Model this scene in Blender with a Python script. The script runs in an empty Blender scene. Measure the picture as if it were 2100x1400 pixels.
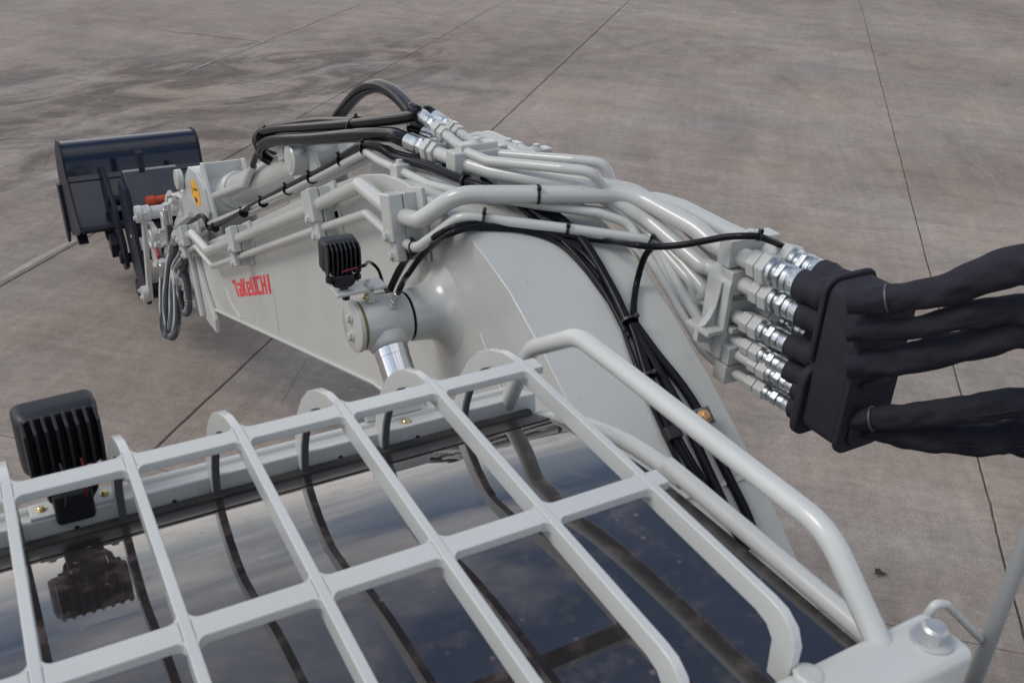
import bpy, math, random
from mathutils import Vector, Matrix, noise
random.seed(7)
S = bpy.context.scene
COL = S.collection
# ---------------------------------------------------------------- camera
H = 3.3
FPX = 2042.0
RX = ((0.866235, -0.197946, 0.458764), (-0.497608, -0.429065, 0.753837), (0.047620, -0.881294, -0.470163))
def _orth():
    import math as m
    def ray(x, y):
        return Vector(((x-1050)/FPX, (y-700)/FPX, 1)).normalized()
    vl, v1 = ray(4900, -180), ray(1677, -356)
    up = vl.cross(v1).normalized()
    if up.y > 0: up = -up
    return vl, up.cross(vl), up
AXX, AXY, AXZ = _orth()
def wray(px, py):
    c = Vector(((px-1050)/FPX, (py-700)/FPX, 1))
    return Vector((AXX.dot(c), AXY.dot(c), AXZ.dot(c)))
CAM = Vector((0, 0, H))
cd = bpy.data.cameras.new('camera'); cam = bpy.data.objects.new('camera', cd); COL.objects.link(cam)
cd.sensor_width = 36; cd.lens = FPX/2100*36; cd.clip_end = 2000; cd.clip_start = 0.02
cam.matrix_world = Matrix(((AXX.x, -AXX.y, -AXX.z, 0), (AXY.x, -AXY.y, -AXY.z, 0), (AXZ.x, -AXZ.y, -AXZ.z, H), (0, 0, 0, 1)))
cd.dof.use_dof = True; cd.dof.focus_distance = 3.1; cd.dof.aperture_fstop = 11.0
S.camera = cam
# ---------------------------------------------------------------- sky, sun, exposure
SKY_SEED = 7.1
SUN_EL, SUN_AZ = math.radians(46), math.radians(-70)     # azimuth measured from +Y towards +X
W = bpy.data.worlds.new('World'); S.world = W; W.use_nodes = True
nt = W.node_tree; nt.nodes.clear()
def N(t, k, **kw):
    n = t.nodes.new(k)
    for a, b in kw.items(): setattr(n, a, b)
    return n
out = N(nt, 'ShaderNodeOutputWorld'); bg = N(nt, 'ShaderNodeBackground'); bg.inputs[1].default_value = 0.1
sky = N(nt, 'ShaderNodeTexSky', sky_type='NISHITA', sun_disc=False, sun_elevation=SUN_EL, sun_rotation=SUN_AZ, air_density=1.0, dust_density=1.4, ozone_density=1.5)
tc = N(nt, 'ShaderNodeTexCoord'); sep = N(nt, 'ShaderNodeSeparateXYZ'); nt.links.new(tc.outputs['Generated'], sep.inputs[0])
zc = N(nt, 'ShaderNodeMath', operation='MAXIMUM'); nt.links.new(sep.outputs[2], zc.inputs[0]); zc.inputs[1].default_value = 0.0
za = N(nt, 'ShaderNodeMath', operation='ADD'); nt.links.new(zc.outputs[0], za.inputs[0]); za.inputs[1].default_value = 0.12
dv = N(nt, 'ShaderNodeVectorMath', operation='DIVIDE'); nt.links.new(tc.outputs['Generated'], dv.inputs[0])
cb = N(nt, 'ShaderNodeCombineXYZ')
for i in (0, 1): nt.links.new(za.outputs[0], cb.inputs[i])
cb.inputs[2].default_value = 1000.0
nt.links.new(cb.outputs[0], dv.inputs[1])
cn = N(nt, 'ShaderNodeTexNoise', noise_dimensions='4D'); cn.inputs['W'].default_value = SKY_SEED; cn.inputs['Scale'].default_value = 1.15; cn.inputs['Detail'].default_value = 9; cn.inputs['Roughness'].default_value = 0.56; cn.inputs['Distortion'].default_value = 0.5
nt.links.new(dv.outputs[0], cn.inputs['Vector'])
cr = N(nt, 'ShaderNodeValToRGB'); cr.color_ramp.elements[0].position = 0.45; cr.color_ramp.elements[1].position = 0.60
nt.links.new(cn.outputs[0], cr.inputs[0])
cn2 = N(nt, 'ShaderNodeTexNoise'); cn2.inputs['Scale'].default_value = 2.6; cn2.inputs['Detail'].default_value = 6; nt.links.new(dv.outputs[0], cn2.inputs['Vector'])
cc = N(nt, 'ShaderNodeValToRGB'); cc.color_ramp.elements[0].position = 0.35; cc.color_ramp.elements[1].position = 0.7
cc.color_ramp.elements[0].color = (4.6, 4.8, 5.2, 1); cc.color_ramp.elements[1].color = (9.2, 9.2, 9.4, 1)
nt.links.new(cn2.outputs[0], cc.inputs[0])
mx = N(nt, 'ShaderNodeMixRGB'); nt.links.new(cr.outputs[0], mx.inputs[0]); nt.links.new(sky.outputs[0], mx.inputs[1]); nt.links.new(cc.outputs[0], mx.inputs[2])
hz_ = N(nt, 'ShaderNodeMapRange'); nt.links.new(sep.outputs[2], hz_.inputs[0])
for i_, v_ in enumerate((0.0, 0.36, 0.95, 0.0)): hz_.inputs[i_+1].default_value = v_
mh = N(nt, 'ShaderNodeMixRGB'); nt.links.new(hz_.outputs[0], mh.inputs[0]); nt.links.new(mx.outputs[0], mh.inputs[1]); mh.inputs[2].default_value = (9.6, 9.2, 8.9, 1)   # pale hazy cloud low over the horizon
nt.links.new(mh.outputs[0], bg.inputs[0]); nt.links.new(bg.outputs[0], out.inputs[0])
sd = bpy.data.lights.new('sun', 'SUN'); sd.energy = 0.95; sd.angle = math.radians(22); sd.color = (1, 0.95, 0.88)
so = bpy.data.objects.new('sun', sd); COL.objects.link(so)
sdir = Vector((math.sin(SUN_AZ)*math.cos(SUN_EL), math.cos(SUN_AZ)*math.cos(SUN_EL), math.sin(SUN_EL)))
so.rotation_euler = (-sdir).to_track_quat('-Z', 'Y').to_euler()
S.view_settings.view_transform = 'Standard'; S.view_settings.look = 'None'; S.view_settings.exposure = 0.40; S.view_settings.gamma = 1.0
S.render.film_transparent = False
try: S.cycles.use_denoising = True
except Exception: pass

# ---------------------------------------------------------------- reconstruction helpers (pixel of the 2100 px photo + one known plane -> world point)
def AX(px, py, x): d = wray(px, py); return CAM + d*(x/d.x)
def AY(px, py, y): d = wray(px, py); return CAM + d*(y/d.y)
def AZ(px, py, zr): d = wray(px, py); return CAM + d*(zr/d.z)

# ---------------------------------------------------------------- materials
def mat(name, col, rough=0.5, metal=0.0, spec=0.5, coat=0.0, bump=0.0, bscale=60.0, var=0.0, vscale=4.0, rvar=0.0, specks=0.0, sscale=160.0, speckcol=(0.05, 0.045, 0.04), dust=0.0, dustcol=(0.3, 0.27, 0.23), bdist=0.002):
    m = bpy.data.materials.new(name); m.use_nodes = True
    t = m.node_tree; b = t.nodes['Principled BSDF']
    b.inputs['Base Color'].default_value = (*col, 1); b.inputs['Roughness'].default_value = rough; b.inputs['Metallic'].default_value = metal
    b.inputs['Specular IOR Level'].default_value = spec; b.inputs['Coat Weight'].default_value = coat; b.inputs['Coat Roughness'].default_value = 0.08
    g = N(t, 'ShaderNodeNewGeometry'); src = None
    if var or specks or dust:
        c0 = N(t, 'ShaderNodeRGB'); c0.outputs[0].default_value = (*col, 1); src = c0.outputs[0]
        if var:
            n = N(t, 'ShaderNodeTexNoise'); n.inputs['Scale'].default_value = vscale; n.inputs['Detail'].default_value = 6; t.links.new(g.outputs['Position'], n.inputs['Vector'])
            r = N(t, 'ShaderNodeMapRange'); r.inputs[1].default_value = 0.3; r.inputs[2].default_value = 0.7; r.inputs[3].default_value = 1-var; r.inputs[4].default_value = 1+var
            t.links.new(n.outputs[0], r.inputs[0])
            k = N(t, 'ShaderNodeVectorMath', operation='SCALE'); t.links.new(src, k.inputs[0]); t.links.new(r.outputs[0], k.inputs['Scale']); src = k.outputs[0]
        if dust:
            n = N(t, 'ShaderNodeTexNoise'); n.inputs['Scale'].default_value = 7; n.inputs['Detail'].default_value = 8; n.inputs['Roughness'].default_value = 0.65; t.links.new(g.outputs['Position'], n.inputs['Vector'])
            r = N(t, 'ShaderNodeMapRange'); r.inputs[1].default_value = 0.45; r.inputs[2].default_value = 0.75; r.inputs[3].default_value = 0; r.inputs[4].default_value = dust
            t.links.new(n.outputs[0], r.inputs[0])
            k = N(t, 'ShaderNodeMixRGB'); t.links.new(r.outputs[0], k.inputs[0]); t.links.new(src, k.inputs[1]); k.inputs[2].default_value = (*dustcol, 1); src = k.outputs[0]
        if specks:
            v = N(t, 'ShaderNodeTexVoronoi'); v.inputs['Scale'].default_value = sscale; t.links.new(g.outputs['Position'], v.inputs['Vector'])
            n = N(t, 'ShaderNodeTexWhiteNoise'); t.links.new(v.outputs['Position'], n.inputs['Vector'])
            a = N(t, 'ShaderNodeMath', operation='LESS_THAN'); t.links.new(n.outputs[0], a.inputs[0]); a.inputs[1].default_value = specks
            d2 = N(t, 'ShaderNodeMath', operation='LESS_THAN'); t.links.new(v.outputs['Distance'], d2.inputs[0]); d2.inputs[1].default_value = 0.22
            mu = N(t, 'ShaderNodeMath', operation='MULTIPLY'); t.links.new(a.outputs[0], mu.inputs[0]); t.links.new(d2.outputs[0], mu.inputs[1])
            k = N(t, 'ShaderNodeMixRGB'); t.links.new(mu.outputs[0], k.inputs[0]); t.links.new(src, k.inputs[1]); k.inputs[2].default_value = (*speckcol, 1); src = k.outputs[0]
        t.links.new(src, b.inputs['Base Color'])
    if rvar:
        n = N(t, 'ShaderNodeTexNoise'); n.inputs['Scale'].default_value = 9; n.inputs['Detail'].default_value = 5; t.links.new(g.outputs['Position'], n.inputs['Vector'])
        r = N(t, 'ShaderNodeMapRange'); r.inputs[1].default_value = 0.3; r.inputs[2].default_value = 0.7; r.inputs[3].default_value = max(0.02, rough-rvar); r.inputs[4].default_value = rough+rvar
        t.links.new(n.outputs[0], r.inputs[0]); t.links.new(r.outputs[0], b.inputs['Roughness'])
    if bump:
        n = N(t, 'ShaderNodeTexNoise'); n.inputs['Scale'].default_value = bscale; n.inputs['Detail'].default_value = 3; t.links.new(g.outputs['Position'], n.inputs['Vector'])
        bp = N(t, 'ShaderNodeBump'); bp.inputs['Strength'].default_value = bump; bp.inputs['Distance'].default_value = bdist
        t.links.new(n.outputs[0], bp.inputs['Height']); t.links.new(bp.outputs[0], b.inputs['Normal'])
    return m
M = {}
M['paint'] = mat('cream_grey_paint', (0.500, 0.507, 0.480), 0.22, bump=0.035, bscale=40, var=0.05, vscale=3.5, rvar=0.05, specks=0.006, sscale=170, coat=0.3)
M['weld'] = mat('painted_weld', (0.505, 0.512, 0.485), 0.28, bump=0.9, bscale=170, var=0.05)
M['gpaint'] = mat('guard_paint', (0.560, 0.568, 0.545), 0.26, bump=0.05, bscale=50, var=0.04, rvar=0.06, dust=0.08, coat=0.25)
M['chrome'] = mat('chrome', (0.80, 0.81, 0.83), 0.06, 1.0)
M['zinc'] = mat('zinc_plating', (0.60, 0.63, 0.645), 0.30, 1.0, bump=0.25, bscale=200, var=0.12, vscale=60)
M['rubber'] = mat('black_rubber', (0.007, 0.007, 0.010), 0.13, spec=0.13, bump=0.02, bscale=40, rvar=0.03)
M['cable'] = mat('black_cable', (0.008, 0.008, 0.011), 0.24, spec=0.16, bump=0.15, bscale=300)
M['spiral'] = mat('spiral_guard', (0.10, 0.105, 0.11), 0.32, 0.55)
M['ybolt'] = mat('yellow_zinc', (0.62, 0.52, 0.28), 0.3, 1.0)
M['plastic'] = mat('black_plastic', (0.013, 0.013, 0.016), 0.45, bump=0.15, bscale=260)
M['block'] = mat('black_moulded_rubber', (0.026, 0.025, 0.035), 0.75, spec=0.25, bump=0.2, bscale=120, dust=0.04)
M['fabric'] = mat('black_woven_sleeve', (0.026, 0.025, 0.034), 0.9, spec=0.25, bump=0.9, bscale=34, bdist=0.007, var=0.15, vscale=20)
M['navy'] = mat('navy_paint', (0.011, 0.015, 0.030), 0.08, spec=0.35, coat=0.3, bump=0.03, bscale=14, rvar=0.04, dust=0.02)
M['navy_matt'] = mat('navy_black_steel', (0.011, 0.013, 0.022), 0.40, spec=0.22, bump=0.12, dust=0.02)
M['orange'] = mat('orange_red_paint', (0.45, 0.055, 0.015), 0.4)
M['red'] = mat('red_vinyl', (0.72, 0.035, 0.048), 0.4)
M['yellow'] = mat('yellow_label', (0.80, 0.42, 0.02), 0.4)
M['ink'] = mat('black_print', (0.02, 0.02, 0.02), 0.5)
M['brass'] = mat('passivated_orange_bolt', (0.66, 0.40, 0.19), 0.5, 0.5)
M['grease'] = mat('old_grease', (0.25, 0.17, 0.03), 0.4, bump=0.8, bscale=150)
M['wire'] = mat('red_wire', (0.28, 0.015, 0.022), 0.4)
M['coupler'] = mat('coupler_paint', (0.024, 0.029, 0.045), 0.3, bump=0.1, dust=0.08)
M['dusty_reflection'] = mat('dusty_dark_reflection', (0.012, 0.011, 0.011), 0.22, spec=0.6, dust=0.9, dustcol=(0.060, 0.047, 0.040), bump=0.1)  # dust, plus the dark reflection of beam and ground put into the colour
M['seal'] = mat('dusty_rubber_seal', (0.025, 0.023, 0.022), 0.7, dust=0.5, dustcol=(0.12, 0.10, 0.085), bump=0.3)
M['grey'] = mat('grey_tube', (0.30, 0.305, 0.30), 0.4, bump=0.1)
M['lens'] = mat('lamp_lens', (0.5, 0.52, 0.55), 0.05, 0.3)
M['tie'] = mat('nylon_tie', (0.012, 0.012, 0.014), 0.38)
M['leaf'] = mat('dry_leaf', (0.07, 0.05, 0.035), 0.9)
M['dull_grey'] = mat('pale_fabric_band', (0.075, 0.075, 0.085), 0.5)  # dull grey of the sleeve bands and one lamp wire
# roof glass: dark, polished, dusty
def glass_mat():
    m = mat('tinted_roof_glass', (0.006, 0.006, 0.009), 0.02, spec=1.0, coat=1.0)
    t = m.node_tree; b = t.nodes['Principled BSDF']; b.inputs['Coat Roughness'].default_value = 0.01
    g = N(t, 'ShaderNodeNewGeometry')
    n = N(t, 'ShaderNodeTexNoise'); n.inputs['Scale'].default_value = 26; n.inputs['Detail'].default_value = 7; n.inputs['Roughness'].default_value = 0.6; t.links.new(g.outputs['Position'], n.inputs['Vector'])
    r = N(t, 'ShaderNodeMapRange'); r.inputs[1].default_value = 0.50; r.inputs[2].default_value = 0.72; r.inputs[3].default_value = 0.07; r.inputs[4].default_value = 0.36; t.links.new(n.outputs[0], r.inputs[0])
    v = N(t, 'ShaderNodeTexVoronoi'); v.inputs['Scale'].default_value = 26; t.links.new(g.outputs['Position'], v.inputs['Vector'])
    d2 = N(t, 'ShaderNodeMapRange'); t.links.new(v.outputs['Distance'], d2.inputs[0]); d2.inputs[1].default_value = 0.13; d2.inputs[2].default_value = 0.05; d2.inputs[3].default_value = 0; d2.inputs[4].default_value = 0.6
    mx = N(t, 'ShaderNodeMath', operation='MAXIMUM'); t.links.new(r.outputs[0], mx.inputs[0]); t.links.new(d2.outputs[0], mx.inputs[1])
    df = N(t, 'ShaderNodeBsdfDiffuse'); df.inputs[0].default_value = (0.26, 0.21, 0.19, 1)
    ms = N(t, 'ShaderNodeMixShader'); t.links.new(mx.outputs[0], ms.inputs[0]); t.links.new(b.outputs[0], ms.inputs[1]); t.links.new(df.outputs[0], ms.inputs[2])
    t.links.new(ms.outputs[0], t.nodes['Material Output'].inputs[0])
    return m
M['glass'] = glass_mat()
def concrete():
    m = bpy.data.materials.new('worn_concrete'); m.use_nodes = True
    t = m.node_tree; b = t.nodes['Principled BSDF']; b.inputs['Roughness'].default_value = 0.85; b.inputs['Specular IOR Level'].default_value = 0.3
    g = N(t, 'ShaderNodeNewGeometry'); oi = N(t, 'ShaderNodeObjectInfo')
    def mapping(rot, sc, loc=(0, 0, 0)):
        mp = N(t, 'ShaderNodeMapping', vector_type='TEXTURE'); mp.inputs['Rotation'].default_value = (0, 0, rot); mp.inputs['Scale'].default_value = tuple(1/s_ for s_ in sc); mp.inputs['Location'].default_value = loc
        t.links.new(g.outputs['Position'], mp.inputs[0]); return mp.outputs[0]
    def nz(vec, s, d=6, ro=0.6, dist=0.0):
        n = N(t, 'ShaderNodeTexNoise'); n.inputs['Scale'].default_value = s; n.inputs['Detail'].default_value = d; n.inputs['Roughness'].default_value = ro; n.inputs['Distortion'].default_value = dist
        t.links.new(vec, n.inputs['Vector']); return n.outputs[0]
    def rng(x, a, c, lo, hi):
        r = N(t, 'ShaderNodeMapRange'); t.links.new(x, r.inputs[0])
        for i, v in enumerate((a, c, lo, hi)): r.inputs[i+1].default_value = v
        return r.outputs[0]
    def mul(a, c):
        n = N(t, 'ShaderNodeMath', operation='MULTIPLY'); t.links.new(a, n.inputs[0]); t.links.new(c, n.inputs[1]); return n.outputs[0]
    P = g.outputs['Position']
    big = rng(nz(P, 0.28, 5, 0.55, 0.6), 0.3, 0.7, 0.80, 1.16)
    st1 = rng(nz(mapping(math.radians(-45), (0.14, 2.0, 1)), 1.2, 7, 0.62, 0.25), 0.32, 0.68, 0.91, 1.075)   # broom and tyre streaks along the slabs
    st2 = rng(nz(mapping(math.radians(45), (0.16, 1.9, 1), (3, 7, 0)), 1.1, 7, 0.65, 0.3), 0.35, 0.7, 0.93, 1.06)
    med = rng(nz(P, 2.6, 9, 0.70, 0.3), 0.3, 0.7, 0.86, 1.13)
    sm = rng(nz(P, 13, 6, 0.75, 0.2), 0.3, 0.7, 0.86, 1.14)
    fine = rng(nz(P, 75, 5, 0.80), 0.3, 0.7, 0.72, 1.28)
    sc1 = rng(nz(mapping(math.radians(-42), (0.5, 7.0, 1), (1, 3, 0)), 2.4, 6, 0.7, 0.2), 0.32, 0.68, 0.91, 1.08)
    sc2 = rng(nz(mapping(math.radians(48), (0.6, 6.0, 1), (6, 2, 0)), 2.2, 6, 0.7, 0.2), 0.32, 0.68, 0.93, 1.06)
    val = mul(mul(mul(big, st1), mul(st2, med)), mul(mul(fine, sm), mul(sc1, sc2)))
    # sweeping tyre arcs
    for cx_, cy_, fr_, lo_ in ((-9.0, 19.0, 2.3, 0.89), (17.0, 1.0, 2.9, 0.90), (4.0, 34.0, 1.7, 0.91)):
        dn = N(t, 'ShaderNodeVectorMath', operation='DISTANCE'); t.links.new(P, dn.inputs[0]); dn.inputs[1].default_value = (cx_, cy_, 0)
        wn = N(t, 'ShaderNodeTexNoise'); wn.noise_dimensions = '1D'; wn.inputs['Scale'].default_value = fr_; wn.inputs['Detail'].default_value = 5; wn.inputs['Roughness'].default_value = 0.65
        ad = N(t, 'ShaderNodeMath', operation='ADD'); t.links.new(dn.outputs['Value'], ad.inputs[0]); t.links.new(rng(nz(P, 1.3, 3), 0, 1, -0.12, 0.12), ad.inputs[1]); t.links.new(ad.outputs[0], wn.inputs['W'])
        arcv = rng(wn.outputs[0], 0.36, 0.50, lo_, 1.0); mk = rng(nz(P, 0.33, 4, 0.6, 0.5), 0.47, 0.60, 0.0, 1.0)
        mm = N(t, 'ShaderNodeMix'); mm.data_type = 'FLOAT'; t.links.new(mk, mm.inputs[0]); mm.inputs[2].default_value = 1.0; t.links.new(arcv, mm.inputs[3]); val = mul(val, mm.outputs[0])
    # an old oil-dark stain with its own ragged outline ahead of the bucket
    st = N(t, 'ShaderNodeVectorMath', operation='DISTANCE'); t.links.new(mapping(math.radians(20), (0.42, 1.0, 1), (0, 0, 0)), st.inputs[0])
    st.inputs[1].default_value = STC
    patch = rng(nz(mapping(math.radians(15), (0.55, 1.0, 1), (1.3, 2.2, 0)), 1.3, 10, 0.68, 1.1), 0.42, 0.58, 0.48, 1.02)
    msk = rng(st.outputs['Value'], 1.6, 3.4, 0.0, 1.0)
    mxn = N(t, 'ShaderNodeMix'); mxn.data_type = 'FLOAT'; t.links.new(msk, mxn.inputs[0]); t.links.new(patch, mxn.inputs[2]); mxn.inputs[3].default_value = 1.0
    val = mul(val, mxn.outputs[0])
    # pale scrape marks
    for rot_, off in ((-38, (5, 1, 0)), (-52, (2, 9, 0)), (40, (8, 4, 0))):
        sc_ = nz(mapping(math.radians(rot_), (0.10, 5.0, 1), off), 1.6, 4, 0.6, 0.15); val = mul(val, rng(sc_, 0.68, 0.76, 1.0, 1.16))
    dk = nz(mapping(math.radians(-30), (0.12, 3.4, 1), (4, 4, 0)), 1.4, 5, 0.62, 0.3); val = mul(val, rng(dk, 0.63, 0.74, 1.0, 0.84))
    val = mul(val, rng(oi.outputs['Random'], 0, 1, 0.96, 1.05))
    c0 = N(t, 'ShaderNodeMixRGB'); c0.inputs[1].default_value = (0.312, 0.256, 0.210, 1); c0.inputs[2].default_value = (0.284, 0.252, 0.223, 1)
    t.links.new(rng(nz(P, 0.6, 6, 0.6, 0.5), 0.35, 0.65, 0, 1), c0.inputs[0])
    k = N(t, 'ShaderNodeVectorMath', operation='SCALE'); t.links.new(c0.outputs[0], k.inputs[0]); t.links.new(val, k.inputs['Scale'])
    # pale mineral flecks
    fl = rng(nz(P, 150, 2, 0.5), 0.66, 0.74, 0, 0.35)
    k2 = N(t, 'ShaderNodeMixRGB'); t.links.new(fl, k2.inputs[0]); t.links.new(k.outputs[0], k2.inputs[1]); k2.inputs[2].default_value = (0.44, 0.41, 0.38, 1)
    t.links.new(k2.outputs[0], b.inputs['Base Color'])
    bp = N(t, 'ShaderNodeBump'); bp.inputs['Strength'].default_value = 0.35; bp.inputs['Distance'].default_value = 0.004
    t.links.new(nz(P, 70, 6, 0.7), bp.inputs['Height']); t.links.new(bp.outputs[0], b.inputs['Normal'])
    return m
_q = AZ(290, 215, -H)
_r = Matrix.Rotation(math.radians(-20), 3, 'Z') @ Vector((_q.x, _q.y, 0)); _r.x *= 0.42
STC = (_r.x, _r.y, 0)
M['concrete'] = concrete()
M['joint'] = mat('joint_filler', (0.075, 0.066, 0.058), 0.95, var=0.6, vscale=3)
M['sealant'] = mat('pale_joint_sealant', (0.335, 0.29, 0.255), 0.9, var=0.3, vscale=6)
M['dark_edge'] = mat('dark_edge_strip', (0.115, 0.112, 0.122), 0.6, bump=0.2)  # dark tone for the strips on the guard bars

# ---------------------------------------------------------------- mesh helpers
class MB:
    def __init__(s): s.v = []; s.f = []
    def add(s, V, F):
        n = len(s.v); s.v += [Vector(a) for a in V]; s.f += [[i+n for i in q] for q in F]; return s
    def box(s, c, size, R=None):
        c = Vector(c); hx, hy, hz = [a/2 for a in size]
        V = [Vector((x, y, z)) for x in (-hx, hx) for y in (-hy, hy) for z in (-hz, hz)]
        if R is not None: V = [R @ a for a in V]
        return s.add([c+a for a in V], [(0, 1, 3, 2), (4, 6, 7, 5), (0, 4, 5, 1), (2, 3, 7, 6), (0, 2, 6, 4), (1, 5, 7, 3)])
    def prism(s, poly, x0, x1):           # polygon in (Y, Z) swept along X
        n = len(poly); a = sum(poly[i][0]*poly[(i+1) % n][1]-poly[(i+1) % n][0]*poly[i][1] for i in range(n))
        if a < 0: poly = poly[::-1]
        V = [(x0, y, z) for y, z in poly]+[(x1, y, z) for y, z in poly]
        F = [list(range(n))[::-1], list(range(n, 2*n))]+[(i, (i+1) % n, n+(i+1) % n, n+i) for i in range(n)]
        return s.add(V, F)
    def sweep(s, poly, p0, ax, u, v):     # polygon in (u, v) swept along ax from p0
        n = len(poly); p0 = Vector(p0)
        V = [p0+u*a+v*b for a, b in poly]; V += [w+ax for w in V]
        return s.add(V, [list(range(n))[::-1], list(range(n, 2*n))]+[(i, (i+1) % n, n+(i+1) % n, n+i) for i in range(n)])
    def tube(s, path, r, n=12, caps=True, flat=None, rf=None):
        path = [Vector(p) for p in path]; m = len(path)
        T = [(path[min(i+1, m-1)]-path[max(i-1, 0)]).normalized() for i in range(m)]
        u = T[0].orthogonal().normalized() if flat is None else (flat-T[0]*flat.dot(T[0])).normalized()
        V = []
        for i in range(m):
            u = (u-T[i]*u.dot(T[i])).normalized(); w = T[i].cross(u)
            for k in range(n):
                a = 2*math.pi*k/n; rr = r[i] if isinstance(r, (list, tuple)) else r
                if rf: rr *= rf(i, a, path[i])
                V.append(path[i]+(u*math.cos(a)+w*math.sin(a))*rr)
        F = [(i*n+k, i*n+(k+1) % n, (i+1)*n+(k+1) % n, (i+1)*n+k) for i in range(m-1) for k in range(n)]
        if caps: F += [list(range(n))[::-1], list(range((m-1)*n, m*n))]
        return s.add(V, F)
    def lathe(s, prof, o, ax, n=28):      # prof: (distance along axis, radius)
        o = Vector(o); ax = Vector(ax).normalized(); u = ax.orthogonal().normalized(); w = ax.cross(u); m = len(prof)
        V = [o+ax*t+(u*math.cos(2*math.pi*k/n)+w*math.sin(2*math.pi*k/n))*r for t, r in prof for k in range(n)]
        F = [(i*n+k, i*n+(k+1) % n, (i+1)*n+(k+1) % n, (i+1)*n+k) for i in range(m-1) for k in range(n)]
        F += [list(range(n))[::-1], list(range((m-1)*n, m*n))]
        return s.add(V, F)
    def mesh(s, name, sharp=35):
        me = bpy.data.meshes.new(name); me.from_pydata([tuple(a) for a in s.v], [], s.f); me.update()
        me.polygons.foreach_set('use_smooth', [True]*len(me.polygons))
        me.set_sharp_from_angle(angle=math.radians(sharp)); return me
WM = {}
def link(o, parent, M4=None):
    COL.objects.link(o); M4 = M4 or Matrix.Identity(4); WM[o.name] = M4
    if parent is not None:
        o.parent = parent; o.matrix_local = WM[parent.name].inverted() @ M4
    else: o.matrix_world = M4
    return o
def obj(name, mb, m, parent=None, bevel=0.0, label=None, sharp=35, seg=2, kind=None):
    me = mb if isinstance(mb, bpy.types.Mesh) else mb.mesh(name, sharp)
    if m and not me.materials: me.materials.append(M[m])
    o = bpy.data.objects.new(name, me); link(o, parent)
    if bevel:
        b = o.modifiers.new('bevel', 'BEVEL'); b.width = bevel; b.segments = seg; b.limit_method = 'ANGLE'; b.angle_limit = math.radians(35); b.harden_normals = True
    if label: o['label'] = label
    if kind: o['kind'] = kind
    return o
def inst(name, me, parent, loc, R=None, sc=1.0, label=None):
    o = bpy.data.objects.new(name, me)
    M4 = Matrix.Translation(loc) @ ((R or Matrix.Identity(3)).to_4x4()) @ Matrix.Scale(sc, 4)
    link(o, parent, M4)
    if label: o['label'] = label
    return o
def empty(name, loc, label, cat, parent=None):
    o = bpy.data.objects.new(name, None); o.empty_display_size = 0.1; link(o, parent, Matrix.Translation(loc))
    if label: o['label'] = label
    if cat: o['category'] = cat
    return o
def fillet(pts, r=0.06, n=7):
    pts = [Vector(p) for p in pts]; outp = [pts[0]]
    rr = r if isinstance(r, (list, tuple)) else [r]*len(pts)
    for i in range(1, len(pts)-1):
        a, b, c = pts[i-1], pts[i], pts[i+1]; d1 = (a-b); d2 = (c-b); l1, l2 = d1.length, d2.length
        d1.normalize(); d2.normalize(); ang = d1.angle(d2)
        if ang > math.radians(177): outp.append(b); continue
        t = min(rr[i]/math.tan(ang/2), 0.48*l1, 0.48*l2)
        p, q = b+d1*t, b+d2*t
        for k in range(n+1):
            s = k/n; outp.append(p*(1-s)**2+b*2*s*(1-s)+q*s*s)
    outp.append(pts[-1]); return outp
def spline(pts, n=8):
    P = [Vector(p) for p in pts]; P = [P[0]*2-P[1]]+P+[P[-1]*2-P[-2]]; o = []
    for i in range(1, len(P)-2):
        for k in range(n):
            t = k/n; a, b, c, d = P[i-1], P[i], P[i+1], P[i+2]
            o.append(0.5*((2*b)+(c-a)*t+(2*a-5*b+4*c-d)*t*t+(3*b-a-3*c+d)*t**3))
    o.append(P[-2]); return o
def align(ax, up=(0, 0, 1)):              # matrix whose Z column is ax
    z = Vector(ax).normalized(); up = Vector(up)
    if abs(z.dot(up)) > 0.98: up = Vector((0, 1, 0))
    x = up.cross(z).normalized(); y = z.cross(x); return Matrix((x, y, z)).transposed()
def interp(T, y):
    if y <= T[0][0]: return T[0][1]+(y-T[0][0])*(T[1][1]-T[0][1])/(T[1][0]-T[0][0])
    for a, b in zip(T, T[1:]):
        if y <= b[0]: return a[1]+(b[1]-a[1])*(y-a[0])/(b[0]-a[0])
    return T[-1][1]
# shared small meshes
def bolt_mesh(name, m, r=0.012, h=0.010, flange=True):
    b = MB()
    if flange: b.lathe([(0, r*1.45), (r*0.18, r*1.45), (r*0.28, r*1.2)], (0, 0, 0), (0, 0, 1), 20)
    a = [(math.cos(math.pi*k/3)*r, math.sin(math.pi*k/3)*r) for k in range(6)]
    b.sweep(a, (0, 0, r*0.2), Vector((0, 0, h*0.8)), Vector((1, 0, 0)), Vector((0, 1, 0)))
    b.lathe([(r*0.2+h*0.8, r*0.93), (r*0.2+h, r*0.72)], (0, 0, 0), (0, 0, 1), 12)
    me = b.mesh(name); me.materials.append(M[m]); return me
BOLT = bolt_mesh('bolt', 'paint'); ZBOLT = bolt_mesh('bolt', 'zinc'); BBOLT = bolt_mesh('bolt', 'plastic'); OBOLT = bolt_mesh('bolt', 'brass'); YBOLT = bolt_mesh('bolt', 'ybolt'); M['dullzinc'] = mat('dull_zinc', (0.55, 0.56, 0.55), 0.42, 0.75, bump=0.2, bscale=200, var=0.1, vscale=50); PBOLT = bolt_mesh('bolt', 'dullzinc', 0.012, 0.013)
def bolt(parent, loc, ax, r=0.012, me=None, label=None): return inst('bolt', me or BOLT, parent, loc, align(ax), r/0.012, label)
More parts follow.
